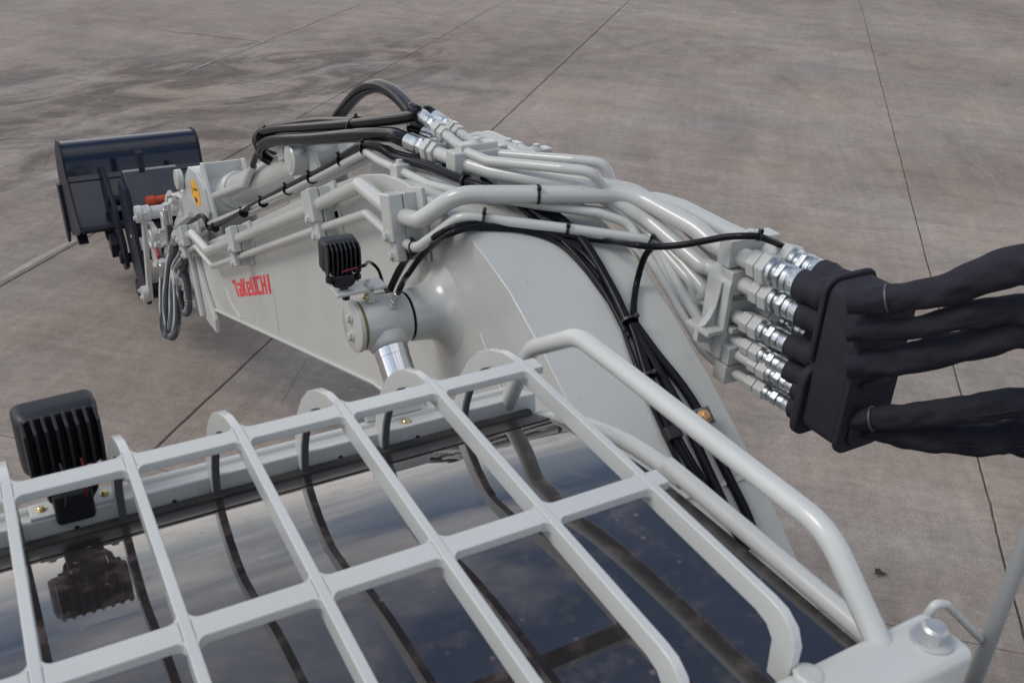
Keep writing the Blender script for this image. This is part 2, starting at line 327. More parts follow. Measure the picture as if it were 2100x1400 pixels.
# ---------------------------------------------------------------- ground
g = MB(); g.add([(-400, -400, -0.03), (400, -400, -0.03), (400, 400, -0.03), (-400, 400, -0.03)], [(0, 1, 2, 3)])
ground = obj('ground', g, 'concrete', kind='structure')
q2 = math.sqrt(0.5)
def UV(u, v, z): return Vector(((u+v)*q2, (v-u)*q2, z))
g = MB(); g.add([UV(-40, -14, -0.011), UV(40, -14, -0.011), UV(40, 70, -0.011), UV(-40, 70, -0.011)], [(0, 1, 2, 3)])
obj('joint_filler', g, 'joint', ground)
UL = [-39, -30, -18.5, -5.27, -3.04, 1.573, 6.2, 10.8, 15.4, 20, 24.6, 29.2]
VL = [-12.0, 3.90, 9.76, 20.15, 30.5, 41, 54]
for i in range(len(UL)-1):
    for j in range(len(VL)-1):
        u0, u1 = UL[i]+0.0055, UL[i+1]-0.0055; v0 = VL[j]+(0.014 if VL[j] > 15 else 0.003); v1 = VL[j+1]-(0.014 if VL[j+1] > 15 else 0.003)
        g = MB(); n = 44; ring = []
        # slab outline with slightly chipped, wandering edges
        def wob(u, v): return 0.006*noise.noise(Vector((u*1.7, v*1.7, 3.1)))+0.012*max(0, noise.noise(Vector((u*5, v*5, 9.1)))-0.15)+0.004*noise.noise(Vector((u*14, v*14, 5.1)))
        for k in range(n): s = k/n; ring.append((u0+(u1-u0)*s, v0+wob(u0+(u1-u0)*s, v0)))
        for k in range(n*2): s = k/n/2; ring.append((u1+wob(u1, v0+(v1-v0)*s), v0+(v1-v0)*s))
        for k in range(n): s = k/n; ring.append((u1+(u0-u1)*s, v1+wob(u1+(u0-u1)*s, v1)))
        for k in range(n*2): s = k/n/2; ring.append((u0+wob(u0, v1+(v0-v1)*s), v1+(v0-v1)*s))
        m_ = len(ring); cu, cv = (u0+u1)/2, (v0+v1)/2
        zz = 0.002*random.uniform(-1, 1)
        def ins(p, d): return (p[0]+(d if p[0] < cu else -d)*(1 if abs(p[0]-cu) > (u1-u0)*0.49 else 0), p[1]+(d if p[1] < cv else -d)*(1 if abs(p[1]-cv) > (v1-v0)*0.495 else 0))
        V = [UV(*p, -0.02) for p in ring]+[UV(*p, -0.005+zz) for p in ring]+[UV(*ins(p, 0.006), zz) for p in ring]
        F = [(a, (a+1) % m_, m_+(a+1) % m_, m_+a) for a in range(m_)]+[(m_+a, m_+(a+1) % m_, 2*m_+(a+1) % m_, 2*m_+a) for a in range(m_)]+[list(range(2*m_, 3*m_))]
        g.add(V, F); obj('concrete_slab', g, 'concrete', ground, sharp=20)

def seal(u0, v0, u1, v1, w, z=0.004):         # worn strip of pale sealant lying on the slabs
    n = 60; du, dv = u1-u0, v1-v0; L = math.hypot(du, dv); nu, nv = -dv/L, du/L; V = []
    for k in range(n+1):
        s = k/n; ww = w*max(0.12, 0.6+0.9*noise.noise(Vector((s*L*1.1, u0, v0)))); c = 0.25*w*noise.noise(Vector((s*L*2, v0, u0)))
        for sg in (-1, 1): V.append(UV(u0+du*s+nu*(c+sg*ww/2), v0+dv*s+nv*(c+sg*ww/2), z))
    g = MB(); g.add(V, [(2*k, 2*k+2, 2*k+3, 2*k+1) for k in range(n)]); obj('sealant_strip', g, 'sealant', ground)
def uvof(px, py): p = AZ(px, py, -H); return ((p.x-p.y)*q2, (p.x+p.y)*q2)
ua, va = uvof(760, 0); ub, vb = uvof(390, 145); seal(-7.55, vb-0.3, -7.55, va+3, 0.05)
ua, va = uvof(150, 492); ub, vb = uvof(-10, 580); seal(-5.34, vb, -5.33, va, 0.085)
ua, va = uvof(453, 164); ub, vb = uvof(692, 185); seal(ua, (va+vb)/2, ub, (va+vb)/2, 0.045)
ua, va = uvof(330, 62); ub, vb = uvof(560, 82); seal(ua, va, ub, va, 0.05)
ua, va = uvof(575, 825); ub, vb = uvof(628, 735); seal(ua, va, ub, vb, 0.010)
# ---------------------------------------------------------------- excavator
EX = empty('excavator', (0.9, -0.6, 0), 'cream grey tracked excavator seen over its cab roof along the boom', 'excavator')
XL, XR, XC = 1.0, 1.355, 1.178
TOP = [(0.52, -1.98), (0.62, -1.82), (0.80, -1.60), (0.95, -1.42), (1.04, -1.337), (1.14, -1.25), (1.247, -1.163), (1.39, -1.064), (1.522, -0.985), (1.666, -0.912), (1.78, -0.876), (1.871, -0.855), (1.974, -0.842), (2.06, -0.838), (2.156, -0.840), (2.25, -0.849), (2.35, -0.867), (2.496, -0.915), (2.732, -1.022), (3.118, -1.210), (3.615, -1.455), (4.361, -1.820), (4.62, -1.95)]
BOT = [(4.40, -2.200), (3.90, -2.036), (3.367, -1.861), (2.85, -1.692), (2.42, -1.552), (2.25, -1.518), (2.05, -1.525), (1.85, -1.56), (1.62, -1.66), (1.35, -1.84), (1.05, -2.06), (0.80, -2.24), (0.60, -2.34), (0.47, -2.33), (0.38, -2.24), (0.36, -2.12), (0.42, -2.03)]
def top(y): return interp(TOP, y)
def AT(px, py, off):                       # on the boom's top line (extended sideways) plus an offset
    d = wray(px, py); a, b = 0.3, 9.0
    for _ in range(50):
        t = (a+b)/2; p = d*t
        if p.z > top(p.y)+off: a = t
        else: b = t
    return CAM+d*a
tipc = (4.86, -2.20)
tip = [(tipc[0]+0.15*math.cos(a), tipc[1]+0.15*math.sin(a)) for a in [math.radians(x) for x in range(75, -120, -15)]]
def Zp(P, dz=0): return [(y, H+z+dz) for y, z in P]
core = TOP[:]; core = [(y, z-(0.0 if y < 2.2 else min(0.028, (y-2.2)*0.09))) for y, z in TOP[:-1]]+[(4.5, -1.95)]
b = MB(); b.prism(Zp(core+[(4.5, -2.18)]+BOT), XL+0.011, XR-0.011)
boom = obj('boom', b, 'paint', EX, bevel=0.003)
for x0, nm in ((XL, 'a'), (XR-0.014, 'b')):
    b = MB(); b.prism(Zp(TOP+tip+[(4.60, -2.33), (4.37, -2.235)]+BOT), x0, x0+0.014)
    obj('side_plate', b, 'paint', boom, bevel=0.003)
# doubler plate and gusset at the boom tip
b = MB(); b.prism(Zp([(4.70, -1.93), (4.98, -2.03), (5.02, -2.22), (4.95, -2.33), (4.78, -2.35), (4.60, -2.31), (4.34, -2.29), (4.345, -2.22), (4.50, -2.12), (4.60, -2.02)]), XL-0.022, XL-0.001)
obj('tip_plate', b, 'paint', boom, bevel=0.004)
b = MB(); b.prism(Zp([(4.66, -1.98), (4.70, -2.00), (4.56, -2.30), (4.52, -2.28)]), XL-0.045, XL-0.0225)
obj('gusset', b, 'paint', boom, bevel=0.006)
# flange strip under the side plate (weld edge) and bottom plate lip
b = MB(); pth = [Vector((XL-0.004, y, H+z+0.006)) for y, z in BOT[:6]]
b.tube(pth, 0.007, 6); obj('weld_bead', b, 'weld', boom)
# weld seams across the side plate
for pts_, rr_ in (([(559, 590), (566, 635), (573, 682)], 0.0022), ([(455, 561), (462, 590), (474, 622), (493, 652)], 0.0045), ([(988, 684), (998, 712), (1012, 750), (1030, 800), (1046, 848)], 0.0055), ([(703, 470), (702, 520)], 0.0018)):
    b = MB(); b.tube([AX(x_, y_, XL-0.0005) for x_, y_ in pts_], rr_, 6); obj('weld_bead', b, 'weld', boom)
# raised fold of the rear top plate
b = MB(); yb = 1.20; b.box((XC, yb, H+top(yb)+0.002), (XR-XL-0.03, 0.012, 0.008), Matrix.Rotation(math.radians(38), 3, 'X'))
obj('weld_bead', b, 'weld', boom, bevel=0.003)
# boom cylinder pin boss: flared neck
PIN = Vector((0, 1.985, H-1.10))
def xl(prof, name, m, parent, n=40, c=PIN, **k):
    b = MB(); b.lathe(prof, (0, c.y, c.z), (1, 0, 0), n); return obj(name, b, m, parent, **k)
xl([(0.905, 0.060), (0.906, 0.0625), (0.915, 0.065), (0.930, 0.066), (0.945, 0.068), (0.958, 0.071), (0.970, 0.077), (0.980, 0.085), (0.988, 0.095), (0.995, 0.108), (1.001, 0.124)], 'pin_boss', 'paint', boom, 56)
# lettering, red vinyl on the left side plate
LT = [AX(474.5, 574.5, XL-0.0012), AX(550.5, 562, XL-0.0012), AX(486, 609, XL-0.0012), AX(556.5, 602, XL-0.0012)]
def LP(u, v): a = LT[0].lerp(LT[1], u); b_ = LT[2].lerp(LT[3], u); return b_.lerp(a, v)
def letter(polys, u0, u1):
    g = MB()
    for P in polys:
        V = [LP(u0+(u1-u0)*p[0], p[1]) for p in P]; n = len(V)
        g.add(V+[w+Vector((0.001, 0, 0)) for w in V], [list(range(n)), list(range(n, 2*n))[::-1]]+[(i, n+i, n+(i+1) % n, (i+1) % n) for i in range(n)])
    obj('letter', g, 'red', boom, label='red vinyl letter on the boom side')
def R4(a, b_, c, d): return [(a, b_), (c, b_), (c, d), (a, d)]
letter([[(0, .78), (.84, .78), (.96, 1), (0, 1)], R4(.36, 0, .74, .775)], 0.0, 0.112)
letter([[(0, .80), (0, .64), (.62, .64), (.62, 0), (.98, 0), (.98, .72), (.90, .80)], R4(0, 0, .615, .15), R4(0, .155, .33, .30), R4(0, .305, .615, .46)], 0.117, 0.230)
letter([R4(0, 0, .33, 1), [(.36, .47), (.62, 1), (1, 1), (.62, .46), (1, 0), (.62, 0)]], 0.246, 0.362)
letter([R4(0, 0, .33, .80), R4(.335, 0, .95, .16), R4(.335, .32, .98, .46), R4(.66, .465, .98, .80), R4(.335, .66, .655, .80)], 0.378, 0.494)
letter([[(0, 1), (0, .10), (.10, 0), (.90, 0), (1, .10), (1, 1), (.67, 1), (.67, .18), (.33, .18), (.33, 1)]], 0.510, 0.629)
letter([[(.98, 1), (.10, 1), (0, .90), (0, .10), (.10, 0), (.98, 0), (.98, .18), (.34, .18), (.34, .82), (.98, .82)]], 0.645, 0.760)
letter([[(0, 0), (.32, 0), (.32, .41), (.68, .41), (.68, 0), (1, 0), (1, 1), (.68, 1), (.68, .59), (.32, .59), (.32, 1), (0, 1)]], 0.776, 0.899)
letter([R4(.2, 0, .95, 1)], 0.93, 0.998)
# foot pin
b = MB(); b.lathe([(XL-0.05, 0.10), (XR+0.05, 0.10)], (0, 0.50, H-2.19), (1, 0, 0), 28); obj('foot_pin', b, 'paint', boom, bevel=0.01)

# ---- boom lift cylinders, one either side (only the left one is in view)
def lift(sx, vis=True):
    mir = (lambda x: x) if sx < 0 else (lambda x: XL+XR-x)
    base = Vector((mir(0.84), 0.78, H-2.27)); e = Vector((mir(0.84), PIN.y, PIN.z)); ax = (base-e).normalized()
    b = MB(); L = (base-e).length
    b.lathe([(L*0.42, 0.02), (L*0.42, 0.060), (L*0.44, 0.064), (L*0.50, 0.064), (L*0.50, 0.057), (L*0.97, 0.057), (L*0.975, 0.03)], e, ax, 28)
    cyl = obj('boom_cylinder', b, 'paint', EX, bevel=0.003)
    b = MB(); b.lathe([(0.05, 0.0405), (L*0.45, 0.0405)], e, ax, 40); obj('chrome_rod', b, 'chrome', cyl, label='polished chrome piston rod')
    b = MB(); b.lathe([(0.040, 0.052), (0.060, 0.050), (0.068, 0.047), (0.071, 0.043)], e, ax, 36); obj('rod_collar', b, 'paint', cyl)
    b = MB(); b.lathe([(0.0715, 0.0415), (0.094, 0.0415)], e, ax, 36); obj('rod_shoulder', b, 'chrome', cyl, bevel=0.001)
    b = MB(); pr = [(0.783, 0.052), (0.784, 0.060), (0.790, 0.0625), (0.895, 0.0625), (0.899, 0.060), (0.900, 0.05)]
    b.lathe([(mir(t), r) for t, r in pr], (0, e.y, e.z), (1, 0, 0), 48)
    obj('rod_eye', b, 'paint', cyl)
    b = MB(); b.lathe([(mir(t), r) for t, r in [(0.762, 0.02), (0.7621, 0.058), (0.765, 0.0635), (0.775, 0.0635), (0.777, 0.060)]], (0, e.y, e.z), (1, 0, 0), 48); cap = obj('end_cap', b, 'paint', cyl, bevel=0.001)
    b = MB(); b.lathe([(mir(0.776), 0.057), (mir(0.784), 0.057)], (0, e.y, e.z), (1, 0, 0), 40); obj('grease_ring', b, 'grease', cyl)
    b = MB(); b.lathe([(mir(0.899), 0.0605), (mir(0.906), 0.0605)], (0, e.y, e.z), (1, 0, 0), 40); obj('dust_seal', b, 'rubber', cyl)
    b = MB(); b.lathe([(-0.09, 0.055), (0.09, 0.055)], base, (1, 0, 0), 28); obj('base_eye', b, 'paint', cyl, bevel=0.005)
    if vis:
        for dy, dz in ((0.004, 0.022), (-0.004, -0.022)): bolt(cyl, Vector((0.762, e.y+dy, e.z+dz)), (-1, 0, 0), 0.0105)
    return cyl
LC = lift(-1); lift(1, False)

# ---- pipes, clamps
def pipe(pts, r, fr=0.05, name='steel_pipe', m='paint', n=14, label=None, ends=()):
    P = fillet(pts, fr); b = MB(); b.tube(P, r, n); o = obj(name, b, m, EX, label=label, sharp=60); o['r'] = r; return o, P
def nut(parent, p, ax, r, L=0.02, m='paint', name='hex_nut'):
    b = MB(); u = Vector(ax).orthogonal().normalized(); w = Vector(ax).normalized().cross(u); ax = Vector(ax).normalized()
    b.sweep([(math.cos(math.pi*k/3)*r, math.sin(math.pi*k/3)*r) for k in range(6)], Vector(p), ax*L, u, w)
    return obj(name, b, m, parent, bevel=r*0.12)
def ring(parent, p, ax, prof, m, name): b = MB(); b.lathe(prof, p, ax, 20); return obj(name, b, m, parent)
def tie(parent, c, ax, r, hd=None, w=0.005):
    ax = Vector(ax).normalized(); hd = Vector(hd or (-0.3, -0.3, 1)); hd = (hd-ax*hd.dot(ax)).normalized()
    b = MB(); b.lathe([(-w/2, r), (-w/2, r+0.0013), (w/2, r+0.0013), (w/2, r), (-w/2, r)], c, ax, 18)
    q = ax.cross(hd); R = Matrix((q, ax, hd)).transposed()
    b.box(Vector(c)+hd*(r+0.004), (0.009, 0.009, 0.009), R); b.box(Vector(c)+hd*(r+0.008)+q*0.002, (0.004, 0.003, 0.006), R)
    return obj('cable_tie', b, 'tie', parent, bevel=0.0008)
def along(P, t):                           # point and direction at fraction t of a path
    L = [0]
    for a, c in zip(P, P[1:]): L.append(L[-1]+(c-a).length)
    s = t*L[-1]
    for i in range(len(P)-1):
        if L[i+1] >= s: k = (s-L[i])/max(1e-6, L[i+1]-L[i]); return P[i].lerp(P[i+1], k), (P[i+1]-P[i]).normalized()
    return P[-1], (P[-1]-P[-2]).normalized()
def nearest(P, px, py):                    # path point whose picture position is nearest a given pixel
    best = None
    for k in range(401):
        p, d = along(P, k/400); c = p-CAM; q = Vector((AXX.x*c.x+AXY.x*c.y+AXZ.x*c.z, AXX.y*c.x+AXY.y*c.y+AXZ.y*c.z, AXX.z*c.x+AXY.z*c.y+AXZ.z*c.z))
        e = (1050+FPX*q.x/q.z-px)**2+(700+FPX*q.y/q.z-py)**2
        if best is None or e < best[0]: best = (e, p, d)
    return best[1], best[2]
MAN = []                                    # manifold rows: (near px, far px)
ROW = [((1568, 548), (1611, 529)), ((1570, 605), (1607, 595)), ((1548, 668), (1593, 652)), ((1546, 718), (1582, 707)), ((1561, 754), (1592, 745)), ((1554, 793), (1582, 782))]
XN, XF = 1.440, 1.504
ED = Vector((0.06, -1, 0.02)).normalized()
def mend(row, far): px, py = ROW[row][1 if far else 0]; return AX(px, py, XF if far else XN)
PXL = 0.955
def tail(row, far, L=0.13): e = mend(row, far); return [e-ED*L, e]
RT, RN = 0.0215, 0.0135
thick, TP = pipe([AX(368, 492, PXL), AX(394, 479, PXL), AX(427, 515, PXL), AX(640, 427, PXL), AX(739, 379, PXL), AX(816, 442, PXL), AX(862, 452, PXL-0.005), AT(938, 399, 0.060), AT(1300, 398, 0.10), AX(1430, 470, 1.425)]+tail(0, 0, 0.16), RT, [0.05, 0.05, 0.06, 0.05, 0.07, 0.06, 0.05, 0.09, 0.12, 0.3, 0.2, 0.1], label='thick cream pipe crossing over the boom apex')
thin, TN = pipe([AX(372, 524, PXL), AX(402, 505, PXL), AX(436, 546, PXL), AX(652, 470, PXL), AX(753, 438, PXL), AX(815, 494, PXL), AX(857, 508, PXL-0.01), AT(945, 443, 0.018), AT(1180, 472, 0.030), AT(1345, 495, 0.040), AX(1395, 590, 1.40), AX(1455, 690, 1.415)]+tail(4, 0), RN, [0.04, 0.04, 0.04, 0.05, 0.06, 0.05, 0.045, 0.06, 0.2, 0.06, 0.1, 0.1, 0.1, 0.1], label='thin cream pipe crossing over the boom')
def clamp(P, px, py, w, h, t, out_=0.035, inn=None, bolts=True):
    p, d = nearest(P, px, py); d = d.normalized(); upv = Vector((1, 0, 0)).cross(d).normalized()
    if upv.z < 0: upv = -upv
    R = Matrix((Vector((1, 0, 0)), d, upv)).transposed()
    x0 = p.x-out_; x1 = XL+0.001
    b = MB(); b.box((p.x-out_/2+(-0.0), p.y, p.z), (out_, t, h), R); outer = obj('pipe_clamp', b, 'paint', EX, bevel=0.006)
    b = MB(); b.box(((p.x+0.0015+x1)/2, p.y, p.z), (x1-p.x-0.0015, t*0.98, h*0.98), R); obj('clamp_half', b, 'paint', outer, bevel=0.003)
    b = MB(); b.box((XL-0.004, p.y, p.z)-upv*0.006 if False else Vector((XL-0.004, p.y, p.z))+d*0.02, (0.012, t*1.5, h*1.15), R); obj('weld_pad', b, 'paint', outer, bevel=0.003)
    if bolts: bolt(outer, Vector((x0, p.y, p.z))-upv*(h*0.5-0.015), (-1, 0, 0), 0.0115)
    return outer
for px, py in ((490, 495), (652, 424)): clamp(TP, px, py, 0, 0.105, 0.075)
clamp(TP, 820, 444, 0, 0.12, 0.062, 0.04)
for px, py in ((490, 528), (662, 468)): clamp(TN, px, py, 0, 0.075, 0.062, 0.026)
clamp(TN, 825, 500, 0, 0.085, 0.055, 0.03)
# pair of small tubes on the boom's top left carrying a cable
QZ = [(388, 492), (430, 458), (500, 430), (600, 388), (690, 343), (752, 312), (778, 330), (826, 352), (880, 378), (960, 396), (1100, 420)]
qa, QA = pipe([AX(x, y, o) for (x, y), o in zip(QZ, (1.03, 1.03, 1.03, 1.03, 1.03, 1.03, 1.03, 1.035, 1.045, 1.085, 1.19))]+[AX(1225, 436, 1.30), AX(1290, 458, 1.36), AX(1375, 600, 1.385), AX(1440, 715, 1.405)]+tail(5, 0), 0.0115, 0.05)
qb, QB = pipe([AX(x+12, y+9, 1.07) for x, y in QZ[2:7]]+[AX(846, 352, 1.075), AX(905, 372, 1.085), AX(1000, 400, 1.12), AX(1150, 425, 1.25), AX(1240, 434, 1.33), AX(1320, 470, 1.40), AX(1400, 580, 1.43), AX(1465, 705, 1.47)]+tail(5, 1), 0.0115, 0.05)
# ---- top pair of medium pipes and upper pair of small pipes
YR = {}
def fit_end(parent, P, rp, hose_r, first=True, chrome=True):
    p = P[0] if first else P[-1]; d = (P[0]-P[1]).normalized() if first else (P[-1]-P[-2]).normalized()
    nut(parent, p-d*0.012, d, rp*1.55, 0.020); nut(parent, p+d*0.012, d, rp*1.75, 0.022)
    ring(parent, p+d*0.034, d, [(0, rp*1.35), (0.012, rp*1.35), (0.014, rp*1.15)], 'zinc', 'collar')
    nut(parent, p+d*0.046, d, rp*1.45, 0.014, 'zinc')
    ring(parent, p+d*0.060, d, [(0, hose_r*0.8), (0.004, hose_r*1.18), (0.05, hose_r*1.22), (0.056, hose_r*1.1)], 'zinc', 'ferrule')
    return p+d*0.11, d
def mpipe(pts, r, row, far, fr=0.09, label=None):
    e = mend(row, far); o, P = pipe(pts+[e-ED*0.17, e], r, fr, label=label); MAN.append((o, P, r, row, far)); return o, P
MAN += [(thick, TP, RT, 0, False), (thin, TN, 0.0125, 4, False), (qa, QA, 0.0115, 5, False), (qb, QB, 0.0115, 5, True)]
m1, P1 = mpipe([AX(893, 312, 1.10), AX(945, 333, 1.12), AX(1010, 353, 1.16), AX(1180, 385, 1.28), AX(1262, 408, 1.35), AX(1330, 452, 1.395), AX(1440, 545, 1.42)], 0.0185, 1, False, label='medium cream pipe running back from the boom top clamp')
m2, P2 = mpipe([AX(925, 298, 1.17), AX(985, 325, 1.19), AX(1050, 347, 1.22), AX(1200, 372, 1.33), AX(1300, 392, 1.42), AX(1400, 455, 1.48)], 0.0185, 1, True)
u1, PU1 = mpipe([AX(909, 272, 1.12), AX(960, 313, 1.13), AX(1000, 330, 1.15), AX(1150, 345, 1.24), AX(1218, 352, 1.29), AX(1246, 412, 1.34), AX(1330, 480, 1.40), AX(1420, 580, 1.41)], 0.0125, 3, False, 0.04)
u2, PU2 = mpipe([AX(938, 270, 1.19), AX(985, 302, 1.20), AX(1025, 316, 1.22), AX(1175, 328, 1.32), AX(1240, 334, 1.37), AX(1264, 398, 1.40), AX(1345, 465, 1.44), AX(1450, 570, 1.46)], 0.0125, 3, True, 0.04)
mpipe([AX(985, 284, 1.29), AX(1003, 279, 1.30), AX(1075, 312, 1.31), AX(1150, 360, 1.33), AX(1280, 430, 1.40), AX(1400, 540, 1.42), AX(1450, 600, 1.42)], 0.0165, 2, False)
mpipe([AX(960, 288, 1.24), AX(985, 281, 1.26), AX(1040, 302, 1.28), AX(1130, 350, 1.32), AX(1260, 408, 1.41), AX(1370, 480, 1.46), AX(1480, 575, 1.485)], 0.0165, 2, True)
mpipe([AX(1310, 412, 1.45), AX(1350, 412, 1.475), AX(1400, 428, 1.487)], RT, 0, True)
mpipe([AT(1330, 500, 0.03), AX(1390, 600, 1.40), AX(1450, 690, 1.43)], 0.0125, 4, True)
# clamps on top of the boom
def topclamp(c, w, l, h, bx=0.0, foot=True):
    s = math.atan2(top(c.y+0.05)-top(c.y-0.05), 0.1); R = Matrix.Rotation(s, 3, 'X'); up = R @ Vector((0, 0, 1))
    b = MB(); b.box(c, (w, l, h), R); o = obj('pipe_clamp', b, 'paint', EX, bevel=0.004)
    bolt(o, c+up*h/2+Vector((bx, 0, 0)), up, 0.0105)
    hh = c.z-h/2-(H+top(c.y))+0.01
    if foot and hh > 0.004: b = MB(); b.box(c-up*(h/2+hh/2+0.0008), (w*0.85, l*1.15, hh), R); obj('clamp_foot', b, 'paint', o, bevel=0.003)
    return o
topclamp((AX(950, 335, 1.12)+AX(990, 326, 1.19))/2+Vector((0, 0, 0.004)), 0.13, 0.05, 0.055)
topclamp((AX(962, 314, 1.13)+AX(992, 304, 1.20))/2+Vector((0, 0, 0.012)), 0.105, 0.036, 0.022, 0, False)
topclamp(AX(822, 353, 1.035)+Vector((0.008, 0, 0)), 0.060, 0.045, 0.046, -0.01)
topclamp(AX(900, 340, 1.11)+Vector((0, 0, -0.01)), 0.05, 0.05, 0.045)
topclamp(AX(1042, 308, 1.285)+Vector((0, 0, 0.012)), 0.075, 0.04, 0.016)
topclamp(AX(1100, 308, 1.37), 0.08, 0.04, 0.012)
def polyY(P, y0, y1):                       # polygon of (X, Z) points swept along Y
    n = len(P); a = sum(P[i][0]*P[(i+1) % n][1]-P[(i+1) % n][0]*P[i][1] for i in range(n))
    if a > 0: P = P[::-1]
    m = MB(); m.add([(x, y0, z) for x, z in P]+[(x, y1, z) for x, z in P], [list(range(n))[::-1], list(range(n, 2*n))]+[(i, (i+1) % n, n+(i+1) % n, n+i) for i in range(n)]); return m
# ---- manifold bracket on the right side of the boom, with clamp blocks
brk = MB(); zc_ = H-0.86
def mzs(row): return (mend(row, 0).z+mend(row, 1).z)/2
def my(row): return (mend(row, 0).y+mend(row, 1).y)/2
Rb = align(-ED)
yB = my(1)+0.135
za0, zb0 = mzs(0)-0.032, mzs(4)-0.01
prof = [(0, 0), (0.13, 0), (0.13, -0.014), (0.04, -0.014), (0.02, -0.022), (0.012, -0.04), (0.012, zb0-za0+0.02), (0.0, zb0-za0)]
b = MB(); V = []
def brkpoly(x_off, P, y0, th): b.add([(XR+0.012+x, y0, za0+z) for x, z in P]+[(XR+0.012+x, y0-th, za0+z) for x, z in P], [list(range(len(P))), list(range(len(P), 2*len(P)))[::-1]]+[(i, len(P)+i, len(P)+(i+1) % len(P), (i+1) % len(P)) for i in range(len(P))])
hz = zb0-za0
X0 = XR+0.046
arc = [(0.035-0.035*math.cos(a), -0.035+0.035*math.sin(a)) for a in [math.radians(x) for x in (0, 18, 36, 54, 72, 90)]]
arci = [(0.014+0.021-0.021*math.cos(a), -0.014-0.021+0.021*math.sin(a)) for a in [math.radians(x) for x in (90, 67, 45, 22, 0)]]
b = polyY([(X0+x, za0+z) for x, z in [(0.0, hz)]+arc+[(0.125, 0), (0.125, -0.014)]+arci+[(0.014, hz)]], yB-0.075, yB)
bracket = obj('manifold_bracket', b, 'paint', EX, bevel=0.003, label='curved steel bracket holding the pipe manifold at the boom')
zmid = mzs(3)+0.030
for zz_, xw in ((zmid, 0.13), (mzs(4)-0.020, 0.12)):
    b = MB(); b.box((XR+0.001+(xw+0.03)/2, yB-0.0845, zz_), (xw+0.03, 0.016, 0.013)) if False else b.box((X0+0.0142+(xw-0.03)/2, yB-0.045, zz_), (xw-0.03, 0.085, 0.013)); obj('shelf_plate', b, 'paint', bracket, bevel=0.002)
gz = zmid-za0
gp = [(0.0, -0.03), (-0.002, -0.05), (-0.007, gz+0.05), (-0.018, gz+0.025), (-0.034, gz+0.008), (-0.0455, gz+0.002), (-0.0455, gz-0.030), (0.0, gz-0.045)]
obj('gusset', polyY([(X0+x-0.0006, za0+z) for x, z in gp], yB-0.048, yB-0.034), 'paint', bracket, bevel=0.002)
b = MB(); b.tube([(X0+x-0.002, yB-0.05, za0+z) for x, z in gp[:5]], 0.0035, 6); obj('weld_bead', b, 'weld', bracket)
b = MB(); b.box((XR+0.0228, yB-0.041, zmid-0.0008), (0.0445, 0.075, 0.011)); obj('shelf_plate', b, 'paint', bracket, bevel=0.002)
for r_ in range(6):
    n_, f_ = mend(r_, 0), mend(r_, 1); rr = 0.0215 if r_ == 0 else (0.0185 if r_ == 1 else 0.0165 if r_ == 2 else 0.0125)
    c = (n_+f_)/2-ED*0.078+Vector((0, 0, 0.006)); h = rr*2+0.020
    b = MB(); b.box(c+Vector((0, 0, 0.0)), ((f_-n_).length+rr*2+0.022, 0.042, h), align(-ED) @ Matrix.Rotation(math.radians(-90), 3, 'X') if False else Matrix.Rotation(-0.06, 3, 'Z'))
    o = obj('clamp_block', b, 'paint', bracket, bevel=0.003)
    if r_ in (0,): bolt(o, c+Vector((0, 0, h/2)), (0, 0, 1), 0.010)
    if r_ in (2, 4):
        b = MB(); b.lathe([(0, 0.0055), (0.001, 0.0055)], c+Vector((0.0, 0, h/2)), (0, 0, 1), 14); obj('bolt_hole', b, 'ink', o)
HS = []
for o, P, r, row, far in MAN:
    e = mend(row, far); hr = r*1.12
    nut(o, e-ED*0.030, ED, r*1.55, 0.026); nut(o, e-ED*0.001, ED, r*1.75, 0.026)
    ring(o, e+ED*0.0255, ED, [(0, r*1.4), (0.010, r*1.4), (0.012, r*1.1), (0.022, r*1.1)], 'zinc', 'collar')
    nut(o, e+ED*0.046, ED, r*1.5, 0.016, 'zinc')
    ring(o, e+ED*0.062, ED, [(0, r), (0.004, hr*1.2), (0.016, hr*1.2), (0.018, hr*1.12), (0.022, hr*1.2), (0.062, hr*1.22), (0.068, hr)], 'zinc', 'ferrule')
    HS.append((e+ED*0.11, row, far, hr))
# ---- moulded hose guide block, rubber boots and fabric sleeves
YB = 1.128
def xz(l, y): return [(AY(px, py, y).x, AY(px, py, y).z) for px, py in l]
def rrect(x0, x1, z0, z1, r, n=4):
    P = []
    for cx, cz, a0 in ((x1-r, z1-r, 0), (x0+r, z1-r, 90), (x0+r, z0+r, 180), (x1-r, z0+r, 270)):
        for k in range(n+1): a = math.radians(a0+90*k/n); P.append((cx+r*math.cos(a), cz+r*math.sin(a)))
    return P
BX0, BX1 = 1.392, 1.528
BZ0, BZ1 = H-1.085, H-0.745
blk = obj('hose_guide', polyY(rrect(BX0+0.008, BX1-0.004, BZ0+0.006, BZ1-0.008, 0.028), YB-0.055, YB+0.03), 'block', EX, bevel=0.004, label='black moulded rubber hose guide beside the boom')
obj('flange', polyY(rrect(BX0, BX1+0.004, BZ0+0.15, BZ1, 0.03), YB+0.0305, YB+0.043), 'block', blk, bevel=0.005, seg=3)
obj('flange', polyY(rrect(BX0-0.006, BX1-0.010, BZ0-0.014, BZ0+0.145, 0.03), YB+0.0305, YB+0.05), 'block', blk, bevel=0.006, seg=3)
obj('flange', polyY(rrect(BX0+0.004, BX1+0.006, BZ0-0.002, BZ1-0.004, 0.03), YB-0.068, YB-0.0555), 'block', blk, bevel=0.003)
obj('rib', polyY(rrect(BX0+0.03, BX1-0.03, BZ0+0.150, BZ0+0.162, 0.005), YB-0.080, YB-0.0685), 'block', blk, bevel=0.002)
